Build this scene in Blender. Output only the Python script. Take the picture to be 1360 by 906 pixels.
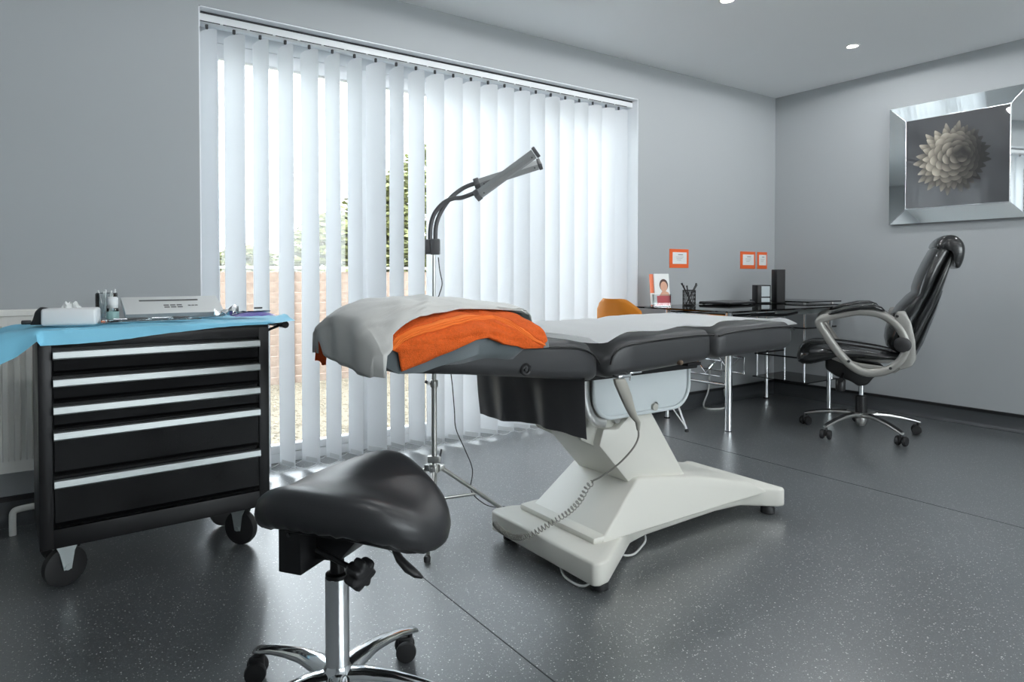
import bpy, bmesh, math, random
from mathutils import Vector, Matrix, noise
random.seed(7)
PI = math.pi
C = bpy.context.scene.collection
for o in list(bpy.data.objects): bpy.data.objects.remove(o)

# ------------------------------------------------------------------ camera
scn = bpy.context.scene
CAM_H = 0.967; YAW = math.radians(35.2); TILT = math.radians(1.0)
cam = bpy.data.cameras.new('camera'); cam_o = bpy.data.objects.new('camera', cam); C.objects.link(cam_o)
cam.sensor_width = 36; cam.lens = 36 * 885 / 1360; cam.shift_y = -(453 - 380.4) / 1360
cam.clip_start = 0.05; cam.clip_end = 200
cam_o.location = (0, 0, CAM_H); cam_o.rotation_euler = (PI / 2 - TILT, 0, -YAW)
scn.camera = cam_o

# ------------------------------------------------------------------ view, world
scn.view_settings.view_transform = 'Standard'; scn.view_settings.look = 'None'
scn.view_settings.gamma = 1; scn.view_settings.use_curve_mapping = False
scn.view_settings.exposure = 0.0
w = bpy.data.worlds.new('overcast_sky'); scn.world = w; w.use_nodes = True
wn = w.node_tree.nodes; wl = w.node_tree.links
bg = wn['Background']; bg.inputs[1].default_value = 11.0
tc = wn.new('ShaderNodeTexCoord'); sp = wn.new('ShaderNodeSeparateXYZ'); cr = wn.new('ShaderNodeValToRGB')
wl.new(tc.outputs['Generated'], sp.inputs[0]); wl.new(sp.outputs[2], cr.inputs[0]); wl.new(cr.outputs[0], bg.inputs[0])
cr.color_ramp.elements[0].position = 0.0; cr.color_ramp.elements[0].color = (0.93, 0.97, 1.0, 1)
cr.color_ramp.elements[1].position = 1.0; cr.color_ramp.elements[1].color = (0.78, 0.88, 1.0, 1)
LAMP_W = 20.0      # power of each ceiling downlight

# ------------------------------------------------------------------ materials
def _n(m): return m.node_tree.nodes, m.node_tree.links
def mat(name, col, rough=0.5, metal=0.0, coat=0.0, bump=None, vary=None, spec=0.5, trans=0.0, sheen=0.0, alpha=1.0, aniso=None):
    m = bpy.data.materials.new(name); m.use_nodes = True
    n, l = _n(m); b = n['Principled BSDF']
    b.inputs['Base Color'].default_value = (*col, 1); b.inputs['Roughness'].default_value = rough
    b.inputs['Metallic'].default_value = metal; b.inputs['Coat Weight'].default_value = coat
    b.inputs['Coat Roughness'].default_value = 0.08; b.inputs['Specular IOR Level'].default_value = spec
    b.inputs['Transmission Weight'].default_value = trans; b.inputs['Alpha'].default_value = alpha
    b.inputs['Sheen Weight'].default_value = sheen
    t = n.new('ShaderNodeTexCoord')
    if bump:   # (scale, strength, distance)
        nt = n.new('ShaderNodeTexNoise'); nt.inputs['Scale'].default_value = bump[0]; nt.inputs['Detail'].default_value = 4
        bp = n.new('ShaderNodeBump'); bp.inputs['Strength'].default_value = bump[1]; bp.inputs['Distance'].default_value = bump[2]
        l.new(t.outputs['Object'], nt.inputs['Vector']); l.new(nt.outputs[0], bp.inputs['Height']); l.new(bp.outputs[0], b.inputs['Normal'])
    if vary:   # (scale, amount)
        nt = n.new('ShaderNodeTexNoise'); nt.inputs['Scale'].default_value = vary[0]; nt.inputs['Detail'].default_value = 5
        l.new(t.outputs['Object'], nt.inputs['Vector'])
        r = n.new('ShaderNodeValToRGB'); a = vary[1]
        r.color_ramp.elements[0].position = 0.3; r.color_ramp.elements[1].position = 0.7
        r.color_ramp.elements[0].color = (*[c * (1 - a) for c in col], 1); r.color_ramp.elements[1].color = (*[min(1, c * (1 + a)) for c in col], 1)
        l.new(nt.outputs[0], r.inputs[0]); l.new(r.outputs[0], b.inputs['Base Color'])
    return m

def mat_floor():
    m = mat('speckled_vinyl', (0.1, 0.11, 0.115), 0.34, spec=0.8, coat=1.0); m.node_tree.nodes['Principled BSDF'].inputs['Coat Roughness'].default_value = .33; m.node_tree.nodes['Principled BSDF'].inputs['Coat IOR'].default_value = 1.9
    n, l = _n(m); b = n['Principled BSDF']; t = n.new('ShaderNodeTexCoord')
    def vor(scale, lo, hi):
        v = n.new('ShaderNodeTexVoronoi'); v.inputs['Scale'].default_value = scale
        l.new(t.outputs['Object'], v.inputs['Vector'])
        a = n.new('ShaderNodeMath'); a.operation = 'LESS_THAN'; a.inputs[1].default_value = lo; l.new(v.outputs['Distance'], a.inputs[0])
        s = n.new('ShaderNodeSeparateColor'); l.new(v.outputs['Color'], s.inputs[0])
        g = n.new('ShaderNodeMath'); g.operation = 'GREATER_THAN'; g.inputs[1].default_value = hi; l.new(s.outputs[0], g.inputs[0])
        mu = n.new('ShaderNodeMath'); mu.operation = 'MULTIPLY'; l.new(a.outputs[0], mu.inputs[0]); l.new(g.outputs[0], mu.inputs[1])
        return mu.outputs[0], s.outputs[1]
    nt = n.new('ShaderNodeTexNoise'); nt.inputs['Scale'].default_value = 1.6; nt.inputs['Detail'].default_value = 6
    l.new(t.outputs['Object'], nt.inputs['Vector'])
    r = n.new('ShaderNodeValToRGB'); r.color_ramp.elements[0].color = (0.074, 0.083, 0.088, 1); r.color_ramp.elements[1].color = (0.094, 0.103, 0.109, 1)
    r.color_ramp.elements[0].position = .3; r.color_ramp.elements[1].position = .7
    l.new(nt.outputs[0], r.inputs[0]); cur = r.outputs[0]
    for sc, lo, hi, colr in ((210, .32, .88, (.70, .72, .70)), (115, .22, .90, (.85, .86, .84)), (170, .28, .88, (.02, .02, .022)), (300, .33, .8, (.27, .29, .30))):
        f, g = vor(sc, lo, hi)
        mx = n.new('ShaderNodeMix'); mx.data_type = 'RGBA'
        l.new(f, mx.inputs['Factor']); l.new(cur, mx.inputs[6]); mx.inputs[7].default_value = (*colr, 1); cur = mx.outputs[2]
    l.new(cur, b.inputs['Base Color'])
    nb = n.new('ShaderNodeTexNoise'); nb.inputs['Scale'].default_value = 160; l.new(t.outputs['Object'], nb.inputs['Vector'])
    bp = n.new('ShaderNodeBump'); bp.inputs['Strength'].default_value = .12; bp.inputs['Distance'].default_value = .002
    l.new(nb.outputs[0], bp.inputs['Height']); l.new(bp.outputs[0], b.inputs['Normal'])
    return m

def mat_blind():
    m = bpy.data.materials.new('blind_fabric'); m.use_nodes = True; n, l = _n(m)
    for x in list(n): n.remove(x)
    o = n.new('ShaderNodeOutputMaterial'); d = n.new('ShaderNodeBsdfDiffuse'); t = n.new('ShaderNodeBsdfTranslucent'); mx = n.new('ShaderNodeMixShader')
    d.inputs[0].default_value = (.86, .88, .90, 1); t.inputs[0].default_value = (.90, .93, .96, 1); mx.inputs[0].default_value = .36
    tc = n.new('ShaderNodeTexCoord'); mp = n.new('ShaderNodeMapping'); mp.inputs['Scale'].default_value = (1, 1, .15)
    nt = n.new('ShaderNodeTexNoise'); nt.inputs['Scale'].default_value = 900; bp = n.new('ShaderNodeBump'); bp.inputs['Strength'].default_value = .1; bp.inputs['Distance'].default_value = .001
    l.new(tc.outputs['Object'], mp.inputs[0]); l.new(mp.outputs[0], nt.inputs['Vector']); l.new(nt.outputs[0], bp.inputs['Height']); l.new(bp.outputs[0], d.inputs['Normal'])
    l.new(d.outputs[0], mx.inputs[1]); l.new(t.outputs[0], mx.inputs[2]); l.new(mx.outputs[0], o.inputs[0])
    return m

def mat_glass(name, tint, mixf=0.12, rough=0.02):
    m = bpy.data.materials.new(name); m.use_nodes = True; n, l = _n(m)
    for x in list(n): n.remove(x)
    o = n.new('ShaderNodeOutputMaterial'); tr = n.new('ShaderNodeBsdfTransparent'); g = n.new('ShaderNodeBsdfGlossy'); mx = n.new('ShaderNodeMixShader')
    tr.inputs[0].default_value = (*tint, 1); g.inputs['Roughness'].default_value = rough
    f = n.new('ShaderNodeFresnel'); f.inputs[0].default_value = 1.5
    a = n.new('ShaderNodeMath'); a.operation = 'ADD'; a.inputs[1].default_value = mixf; a.use_clamp = True
    l.new(f.outputs[0], a.inputs[0]); l.new(a.outputs[0], mx.inputs[0])
    l.new(tr.outputs[0], mx.inputs[1]); l.new(g.outputs[0], mx.inputs[2]); l.new(mx.outputs[0], o.inputs[0])
    return m

def mat_emit(name, col, s):
    m = bpy.data.materials.new(name); m.use_nodes = True; n, l = _n(m)
    for x in list(n): n.remove(x)
    o = n.new('ShaderNodeOutputMaterial'); e = n.new('ShaderNodeEmission'); e.inputs[0].default_value = (*col, 1); e.inputs[1].default_value = s
    l.new(e.outputs[0], o.inputs[0]); return m

M = {}
M['wall'] = mat('wall_paint', (.40, .422, .434), .75, bump=(60, .05, .002))
M['ceil'] = mat('ceiling_paint', (.88, .90, .91), .8)
M['floor'] = mat_floor()
M['cove'] = mat('dark_cove_vinyl', (.055, .06, .065), .4)
M['trim'] = mat('black_trim', (.01, .01, .011), .4)
M['seam'] = mat('weld_seam', (.058, .064, .068), .4)
M['upvc'] = mat('white_frame_plastic', (.80, .83, .86), .35)
M['blind'] = mat_blind()
M['rail'] = mat('white_rail', (.75, .77, .78), .4)
M['darkgap'] = mat('dark_gap', (.03, .03, .035), .6)
M['winglass'] = mat_glass('window_glass', (.97, .985, .98), 0.0)
M['smoke'] = mat_glass('smoked_glass', (.16, .18, .19), 0.05)
M['clear'] = mat_glass('clear_glass', (.95, .97, .975), 0.03)
M['blackmetal'] = mat('gloss_black_steel', (.003, .003, .0035), .25, coat=.03, spec=.12, bump=(8, .04, .004))
M['blacksatin'] = mat('satin_black_steel', (.008, .008, .009), .38, spec=.35)
M['alu'] = mat('brushed_aluminium', (.40, .43, .43), .42, .8)
M['chrome'] = mat('chrome', (.82, .84, .85), .10, 1.0)
M['satinchrome'] = mat('satin_chrome', (.62, .62, .60), .28, 1.0)
M['zinc'] = mat('zinc_plate', (.55, .60, .60), .35, .8)
M['rubber'] = mat('black_rubber', (.012, .012, .013), .55)
M['blackplastic'] = mat('black_plastic', (.016, .016, .017), .42)
M['leather'] = mat('black_leatherette', (.024, .025, .027), .36, bump=(260, .18, .001))
M['couchleather'] = mat('dark_grey_leatherette', (.036, .037, .039), .42, bump=(220, .15, .001))
M['flap'] = mat('thin_vinyl', (.12, .12, .125), .38, coat=.2)
M['glossleather'] = mat('gloss_black_leather', (.012, .013, .0135), .22, coat=.3, bump=(40, .22, .003))
M['piping'] = mat('black_piping', (.008, .008, .008), .4)
M['cream'] = mat('off_white_moulding', (.68, .67, .61), .42)
M['creamshade'] = mat('cream_metal', (.50, .50, .45), .45)
M['tray'] = mat('pale_tray_plastic', (.62, .67, .68), .35)
M['paper'] = mat('couch_paper', (.93, .94, .94), .8, bump=(22, .25, .004))
M['greycloth'] = mat('pale_grey_cotton', (.60, .60, .575), .9, bump=(500, .25, .0008), vary=(3, .04), sheen=.2)
M['undercloth'] = mat('grey_green_cover', (.13, .155, .165), .85, bump=(300, .2, .001), sheen=.2)
M['towel'] = mat('orange_terry', (.80, .125, .012), .95, bump=(420, 1.0, .004), vary=(150, .10))
M['towelband'] = mat('orange_woven_band', (.90, .20, .025), .85, bump=(200, .3, .001))
M['blue'] = mat('blue_drape', (.25, .66, .88), .6, bump=(14, .3, .006))
M['rad'] = mat('radiator_enamel', (.80, .80, .76), .4)
M['white'] = mat('white_plastic', (.80, .81, .81), .4)
M['carton'] = mat('pale_carton', (.70, .71, .70), .6)
M['cartonside'] = mat('grey_carton_side', (.22, .24, .25), .6)
M['ink'] = mat('grey_print', (.14, .14, .14), .7)
M['yellow'] = mat('orange_yellow_plastic', (.78, .33, .035), .45)
M['silver'] = mat('silver_grey_plastic', (.30, .295, .275), .33, .35)
M['shell'] = mat('dark_grey_shell', (.10, .11, .115), .35)
M['lampgrey'] = mat('lamp_silver', (.36, .37, .37), .35, .5)
M['lampdark'] = mat('lamp_dark_grey', (.09, .09, .095), .45)
M['orangeframe'] = mat('orange_card', (.85, .14, .03), .5)
M['sheet'] = mat('white_paper_sheet', (.80, .82, .81), .7)
M['mirror'] = mat('mirror', (.84, .87, .87), .03, 1.0)
M['print'] = mat('dark_photo_print', (.030, .032, .037), .6, coat=1.0)
M['print'].node_tree.nodes['Principled BSDF'].inputs['Coat Roughness'].default_value = .02; M['print'].node_tree.nodes['Principled BSDF'].inputs['Coat IOR'].default_value = 2.0
M['cable'] = mat('white_cable', (.65, .66, .64), .5)
M['darkcable'] = mat('dark_cable', (.05, .05, .05), .5)
M['coil'] = mat('grey_coil_cord', (.30, .29, .26), .5)
M['handset'] = mat('beige_grey_plastic', (.34, .33, .29), .5)
M['lampface'] = mat_emit('lamp_disc', (1.0, .95, .85), 30)
M['fence'] = mat('fence_board', (.32, .235, .185), .85, vary=(12, .25), bump=(60, .4, .004))
M['fencecap'] = mat('fence_cap', (.40, .36, .32), .8)
M['post'] = mat('fence_post', (.17, .11, .085), .85)
M['gravelbed'] = mat('gravel_bed', (.17, .14, .095), .9, vary=(60, .3), bump=(90, .6, .01))
M['stone'] = mat('gravel_stone', (.22, .18, .125), .85, vary=(8, .3))
M['leaf'] = mat('leaf', (.17, .175, .065), .7, vary=(4, .35))
M['bark'] = mat('bark', (.14, .10, .07), .9)
M['grass'] = mat('far_lawn', (.16, .22, .07), .95, vary=(2, .2))
M['purple'] = mat('purple_pack', (.16, .13, .45), .4, coat=.4)
M['foil'] = mat('foil', (.7, .72, .74), .25, 1.0)
M['ledflat'] = mat('led_cover', (.75, .76, .74), .4)
M['bottleblue'] = mat('bottle_band', (.30, .48, .46), .4)
M['skin'] = mat('print_skin_tone', (.68, .38, .26), .6)
M['hair'] = mat('print_hair', (.10, .05, .04), .6)
M['pink'] = mat('print_pink', (.78, .10, .12), .6)
M['coral'] = mat('print_coral', (.85, .22, .10), .6)
M['screen'] = mat('pale_panel', (.50, .56, .58), .3)
M['darkprint'] = mat('carton_ink', (.10, .10, .10), .7)

# ------------------------------------------------------------------ helpers
MW = {}
def tag(o, label=None, cat=None, group=None, kind=None):
    if label: o['label'] = label
    if cat: o['category'] = cat
    if group: o['group'] = group
    if kind: o['kind'] = kind
    return o
def thing(name, label, cat, loc=(0, 0, 0), rz=0.0, group=None):
    o = bpy.data.objects.new(name, None); C.objects.link(o); o.empty_display_size = .1
    o.location = loc; o.rotation_euler = (0, 0, rz)
    MW[o.name] = Matrix.Translation(loc) @ Matrix.Rotation(rz, 4, 'Z')
    return tag(o, label, cat, group)
def obj(name, bm, m, parent=None, smooth=40, world=True):
    """link a bmesh as ONE object; with world=True its vertices are in world space, else in the space of the parent"""
    if parent is not None and world: bmesh.ops.transform(bm, matrix=MW[parent.name].inverted(), verts=bm.verts)
    bmesh.ops.recalc_face_normals(bm, faces=bm.faces)
    me = bpy.data.meshes.new(name); bm.to_mesh(me); bm.free()
    if smooth:
        me.shade_smooth(); me.set_sharp_from_angle(angle=math.radians(smooth))
    me.materials.append(M[m])
    o = bpy.data.objects.new(name, me); C.objects.link(o)
    if parent is not None: o.parent = parent; MW[o.name] = MW[parent.name]
    else: MW[o.name] = Matrix.Identity(4)
    return o
def nb(): return bmesh.new()
def dup(o, parent=None, loc=None, rz=None):
    c = o.copy(); C.objects.link(c)
    if parent is not None: c.parent = parent
    if loc is not None: c.location = loc
    if rz is not None: c.rotation_euler = (0, 0, rz)
    for ch in list(o.children): dup(ch, c)
    return c
def merge(bm, tmp, mtx=None):
    if mtx is not None: bmesh.ops.transform(tmp, matrix=mtx, verts=tmp.verts)
    me = bpy.data.meshes.new('tmp'); tmp.to_mesh(me); tmp.free(); bm.from_mesh(me); bpy.data.meshes.remove(me); return bm
def box(bm, c, s, bev=0.0, mtx=None, seg=2):
    t = bmesh.new(); bmesh.ops.create_cube(t, size=1)
    for v in t.verts: v.co = Vector((v.co.x * s[0], v.co.y * s[1], v.co.z * s[2]))
    if bev: bmesh.ops.bevel(t, geom=t.edges[:], offset=bev, segments=seg, affect='EDGES', profile=.5)
    for v in t.verts: v.co += Vector(c)
    return merge(bm, t, mtx)
def prism(bm, poly, d0, d1, axis='y', bev=0.0, mtx=None, seg=2):
    """poly in (a,b) extruded along axis from d0 to d1; axis y: (x,z); axis x: (y,z); axis z: (x,y)"""
    t = bmesh.new()
    def p3(a, b, d): return {'y': (a, d, b), 'x': (d, a, b), 'z': (a, b, d)}[axis]
    v0 = [t.verts.new(p3(a, b, d0)) for a, b in poly]; v1 = [t.verts.new(p3(a, b, d1)) for a, b in poly]
    t.faces.new(v0); t.faces.new(v1[::-1])
    n = len(poly)
    for i in range(n): t.faces.new((v0[i], v0[(i + 1) % n], v1[(i + 1) % n], v1[i]))
    bmesh.ops.recalc_face_normals(t, faces=t.faces)
    if bev:
        es = [e for e in t.edges if e.calc_face_angle(0) > .35]
        bmesh.ops.bevel(t, geom=es, offset=bev, segments=seg, affect='EDGES', profile=.5, clamp_overlap=True)
    return merge(bm, t, mtx)
def loft(bm, rings, cap=True, closed=True):
    vs = [[bm.verts.new(p) for p in r] for r in rings]
    n = len(vs[0])
    for a, b in zip(vs, vs[1:]):
        for i in range(n if closed else n - 1):
            bm.faces.new((a[i], a[(i + 1) % n], b[(i + 1) % n], b[i]))
    if cap and closed: bm.faces.new(vs[0][::-1]); bm.faces.new(vs[-1])
    return bm
def tube(bm, pts, r, seg=10, closed=False, flat=1.0, up=None):
    """sweep; r number or list; flat scales the second axis"""
    P = [Vector(p) for p in pts]; n = len(P)
    R = r if isinstance(r, (list, tuple)) else [r] * n
    rings = []; prev = None
    for i in range(n):
        if closed: t = (P[(i + 1) % n] - P[i - 1]).normalized()
        else: t = (P[min(i + 1, n - 1)] - P[max(i - 1, 0)]).normalized()
        if up is not None: a = Vector(up)
        elif prev is not None: a = prev
        else: a = Vector((0, 0, 1)) if abs(t.z) < .9 else Vector((1, 0, 0))
        a = (a - t * a.dot(t)).normalized(); prev = a; b = t.cross(a)
        rings.append([P[i] + (a * math.cos(2 * PI * k / seg) + b * math.sin(2 * PI * k / seg) * flat) * R[i] for k in range(seg)])
    if closed:
        rings.append(rings[0]); vs = [[bm.verts.new(p) for p in rg] for rg in rings[:-1]]; vs.append(vs[0])
        for a, b in zip(vs, vs[1:]):
            for i in range(seg): bm.faces.new((a[i], a[(i + 1) % seg], b[(i + 1) % seg], b[i]))
        return bm
    return loft(bm, rings)
def lathe(bm, prof, seg=20, mtx=None, cap=True):
    t = bmesh.new()
    rings = [[(r * math.cos(2 * PI * k / seg), r * math.sin(2 * PI * k / seg), z) for k in range(seg)] for r, z in prof]
    loft(t, rings, cap); return merge(bm, t, mtx)
def cyl(bm, a, b, r, seg=14): return tube(bm, [a, b], r, seg)
def smoothpts(pts, n=6, closed=False):
    """catmull-rom"""
    P = [Vector(p) for p in pts]; out = []; m = len(P)
    rng = range(m) if closed else range(m - 1)
    for i in rng:
        if closed: p0, p1, p2, p3 = P[i - 1], P[i], P[(i + 1) % m], P[(i + 2) % m]
        else: p0, p1, p2, p3 = P[max(i - 1, 0)], P[i], P[i + 1], P[min(i + 2, m - 1)]
        for k in range(n):
            t = k / n
            out.append(.5 * ((2 * p1) + (-p0 + p2) * t + (2 * p0 - 5 * p1 + 4 * p2 - p3) * t * t + (-p0 + 3 * p1 - 3 * p2 + p3) * t ** 3))
    if not closed: out.append(P[-1])
    return out
def rotZ(a): return Matrix.Rotation(a, 4, 'Z')
def T(v): return Matrix.Translation(Vector(v))
def axisM(origin, zdir):
    z = Vector(zdir).normalized(); q = Vector((0, 0, 1)).rotation_difference(z)
    return Matrix.Translation(Vector(origin)) @ q.to_matrix().to_4x4()
def thick(o, t):
    m = o.modifiers.new('thickness', 'SOLIDIFY'); m.thickness = t; m.offset = 0; return o
def lerp(a, b, t): return a + (b - a) * t
def interp(tab, x):
    if x <= tab[0][0]: return tab[0][1]
    for (x0, y0), (x1, y1) in zip(tab, tab[1:]):
        if x <= x1: return lerp(y0, y1, (x - x0) / (x1 - x0))
    return tab[-1][1]

# ------------------------------------------------------------------ room shell
XR, YW, ZC = 4.885, 3.21, 2.40
XL, YB = -2.2, -3.6
WX0, WX1, WZ = 0.575, 3.315, 2.157
FR = 3.47                     # front of the window frame
def struct(name, bm, m, smooth=0): o = obj(name, bm, m, None, smooth); o['kind'] = 'structure'; return o
bm = nb(); box(bm, ((XL + XR) / 2, (YB + YW) / 2 + .2, -.05), (XR - XL + .4, YW - YB + .8, .1)); struct('floor', bm, 'floor')
bm = nb(); box(bm, ((XL + XR) / 2, (YB + YW) / 2, ZC + .05), (XR - XL + .4, YW - YB + .4, .1)); struct('ceiling', bm, 'ceil')
bm = nb()
T1 = YW + .36
for x0, x1, z0, z1 in ((XL, WX0, 0, ZC), (WX1, XR + .3, 0, ZC), (WX0, WX1, WZ, ZC)):
    box(bm, ((x0 + x1) / 2, (YW + T1) / 2, (z0 + z1) / 2), (x1 - x0, T1 - YW, z1 - z0))
struct('wall_back', bm, 'wall')
bm = nb(); box(bm, (XR + .1, (YB + YW) / 2, ZC / 2), (.2, YW - YB, ZC)); struct('wall_right', bm, 'wall')
bm = nb(); box(bm, (XL - .1, (YB + YW) / 2, ZC / 2), (.2, YW - YB, ZC)); struct('wall_left', bm, 'wall')
VX0, VX1, VZ0, VZ1 = .2, 4.6, .95, 2.15     # unseen window added behind the camera to light the room from the front
bm = nb()
for x0, x1, z0, z1 in ((XL - .2, VX0, 0, ZC), (VX1, XR + .2, 0, ZC), (VX0, VX1, 0, VZ0), (VX0, VX1, VZ1, ZC)):
    box(bm, ((x0 + x1) / 2, YB - .1, (z0 + z1) / 2), (x1 - x0, .2, z1 - z0))
struct('wall_front', bm, 'wall')
bm = nb()
for x in (VX0 + .03, VX0 + 1.1, VX0 + 2.2, VX0 + 3.3, VX1 - .03): box(bm, (x, YB - .1, (VZ0 + VZ1) / 2), (.06, .07, VZ1 - VZ0), .004)
for z in (VZ0 + .03, VZ1 - .03): box(bm, ((VX0 + VX1) / 2, YB - .1, z), (VX1 - VX0, .066, .06), .004)
w2 = struct('fill_window', bm, 'upvc')
bm = nb(); box(bm, ((VX0 + VX1) / 2, YB - .1, (VZ0 + VZ1) / 2), (VX1 - VX0 - .04, .006, VZ1 - VZ0 - .04)); obj('pane', bm, 'winglass', w2, 0)
# coved skirting: dark vinyl turned up the wall with a black capping strip
def skirting(name, p0, p1, nrm):
    p0 = Vector(p0); p1 = Vector(p1); nrm = Vector(nrm)
    prof = [(0, .094), (.004, .094), (.005, .045), (.010, .026), (.020, .012), (.036, .002), (.036, 0), (0, 0)]
    b = nb(); loft(b, [[p + nrm * d + Vector((0, 0, z)) for d, z in prof] for p in (p0, p1)])
    o = struct(name, b, 'cove', 40)
    b = nb(); loft(b, [[p + nrm * d + Vector((0, 0, z)) for d, z in ((0, .093), (.010, .093), (.010, .110), (0, .112))] for p in (p0, p1)])
    c = obj('capping_strip', b, 'trim', o, 0)
skirting('baseboard_right', (XR, YB, 0), (XR, YW, 0), (-1, 0, 0))
skirting('baseboard_back', (WX1, YW, 0), (XR, YW, 0), (0, -1, 0))
skirting('baseboard_back_left', (XL, YW, 0), (WX0, YW, 0), (0, -1, 0))
for i, x in enumerate((.985, 3.05)):
    bm = nb(); box(bm, (x, -.2, .0004), (.0028, 6.6, .0012)); struct('trim_%d' % (i + 1), bm, 'seam')

bm = nb()
for c, s in ((((WX0 + WX1) / 2, (YW + FR) / 2 + .002, WZ - .003), (WX1 - WX0, FR - YW - .004, .006)), ((WX0 + .003, (YW + FR) / 2 + .002, WZ / 2), (.006, FR - YW - .004, WZ)), ((WX1 - .003, (YW + FR) / 2 + .002, WZ / 2), (.006, FR - YW - .004, WZ))): box(bm, c, s)
struct('trim_3', bm, 'upvc')
# patio window: frame, three sashes, panes
wroot = bpy.data.objects.new('window_1', None); C.objects.link(wroot); wroot['kind'] = 'structure'; wroot.location = (0, 0, 0); MW[wroot.name] = Matrix.Identity(4)
bm = nb()
F0, F1 = FR, FR + .07
for c, s in (((WX0 + .03, 0, WZ / 2), (.06, 0, WZ)), ((WX1 - .03, 0, WZ / 2), (.06, 0, WZ)), (((WX0 + WX1) / 2, 0, WZ - .035), (WX1 - WX0, 0, .07)), (((WX0 + WX1) / 2, 0, .025), (WX1 - WX0, 0, .05))):
    box(bm, (c[0], (F0 + F1) / 2, c[2]), (s[0], F1 - F0, s[2]), .004)
obj('window_frame', bm, 'upvc', wroot)
xs = [WX0 + .06, 1.475, 2.44, WX1 - .06]
for i in range(3):
    a, b = xs[i] + .003, xs[i + 1] - .003; z0, z1 = .052, WZ - .072
    bm = nb(); t = .07
    y = (F0 + F1) / 2 - .015
    box(bm, (a + t / 2, y, (z0 + z1) / 2), (t, .06, z1 - z0), .006); box(bm, (b - t / 2, y, (z0 + z1) / 2), (t, .06, z1 - z0), .006)
    box(bm, ((a + b) / 2, y, z0 + t / 2 - .015), (b - a, .058, t - .03), .006); box(bm, ((a + b) / 2, y, z1 - t / 2), (b - a, .058, t), .006)
    s = obj('sash', bm, 'upvc', wroot)
    bm = nb(); box(bm, ((a + b) / 2, y, (z0 + z1) / 2), (b - a - 2 * t + .01, .006, z1 - z0 - t * 1.4)); obj('pane', bm, 'winglass', s, 0)
bm = nb(); box(bm, ((WX0 + WX1) / 2, YW + .06, -.02), (WX1 - WX0, .1, .001)); bm.free()

# ------------------------------------------------------------------ outdoors
bm = nb(); box(bm, (4, 14, -.09), (50, 20.8, .04)); struct('ground_lawn', bm, 'grass').name = 'ground'
bm = nb(); box(bm, (2.6, 4.85, -.05), (9, 2.5, .06)); g = struct('gravel_bed', bm, 'gravelbed'); g.name = 'path'
bm = nb()
for i in range(5200):
    x = random.uniform(.3, 5.2); y = random.uniform(3.75, 6.0); r = random.uniform(.008, .018)
    c = Vector((x, y, -.018)); q = [c + Vector((random.uniform(.7, 1.2) * r * a, random.uniform(.7, 1.2) * r * b, 0)) for a, b in ((1, 0), (0, 1), (-1, 0), (0, -1))]
    tp = bm.verts.new(c + Vector((0, 0, r * .7))); vs = [bm.verts.new(p) for p in q]
    for k in range(4): bm.faces.new((vs[k], vs[(k + 1) % 4], tp))
tag(obj('gravel', bm, 'stone', None, 0), 'buff gravel spread on the ground outside the window', 'gravel', kind='stuff')
FY = 6.1
fence = thing('fence', 'pinkish brown horizontal board fence outside behind the gravel', 'fence', (2.5, FY, 0))
bms = nb(); box(bms, (0, 0, 0), (1.78, .018, .104), .002, Matrix.Rotation(math.radians(7), 4, 'X'), 1)
b0 = None
for bay in range(-1, 4):
    for k in range(11):
        loc = (bay * 1.82 + .93 - 2.5, random.uniform(-.004, .004), .0 + k * .095 - .005)
        if b0 is None: b0 = obj('board', bms, 'fence', fence, 30, world=False); b0.location = loc
        else:
            c = b0.copy(); C.objects.link(c); c.location = loc
for i in range(-1, 5):
    bm = nb(); box(bm, (i * 1.82 + .02, FY + .02, .46), (.07, .09, 1.12), .006); obj('post', bm, 'post', fence)
bm = nb(); box(bm, (2.6, FY, 1.03), (9.4, .08, .025), .004); obj('cap_rail', bm, 'fencecap', fence)

def shrub(x, y, h, r, n, label, seedv, thin=False):
    rnd = random.Random(seedv)
    t = thing('garden_tree', label, 'tree', (x, y, -.07), 0, 'greenery beyond the fence')
    bm = nb(); tube(bm, [(x, y, -.07), (x + .03, y, h * .4), (x - .05, y + .04, h * .8)], [.05, .04, .015], 7); obj('trunk', bm, 'bark', t)
    b2 = nb()
    for i in range(7):
        a = rnd.uniform(0, 2 * PI); z0 = h * rnd.uniform(.3, .6)
        tube(b2, [(x, y, z0), (x + math.cos(a) * r * .7, y + math.sin(a) * r * .7, z0 + h * .3)], [.02, .006], 5)
    obj('branch', b2, 'bark', t)
    bm = nb()
    for i in range(n):
        u = rnd.random(); zz = h * (.12 + .88 * u); rr = r * (math.sin(PI * min(1, .12 + u * .86)) ** .6) * math.sqrt(rnd.random()) * rnd.uniform(.7, 1.1)
        a = rnd.uniform(0, 2 * PI); c = Vector((x + rr * math.cos(a), y + rr * math.sin(a), zz))
        s = rnd.uniform(.055, .115) * (1 if not thin else .7)
        R = Matrix.Rotation(rnd.uniform(0, 6.3), 3, 'Z') @ Matrix.Rotation(rnd.uniform(-1.2, 1.2), 3, 'X')
        vs = [bm.verts.new(c + R @ Vector(p) * s) for p in ((-1, 0, 0), (0, -.45, .1), (1, 0, 0), (0, .45, .1))]
        bm.faces.new((vs[0], vs[1], vs[2])); bm.faces.new((vs[0], vs[2], vs[3]))
    o = obj('foliage', bm, 'leaf', t, 0); o['kind'] = 'stuff'
shrub(3.15, 8.6, 1.75, .8, 3600, 'lowest bush beyond the fence, left of the yellow green trees', 1)
shrub(3.95, 8.8, 2.35, .75, 3800, 'mid height yellow green tree beyond the fence', 2)
shrub(4.95, 9.2, 2.95, 1.0, 5200, 'tallest yellow green tree beyond the fence', 3)
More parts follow.
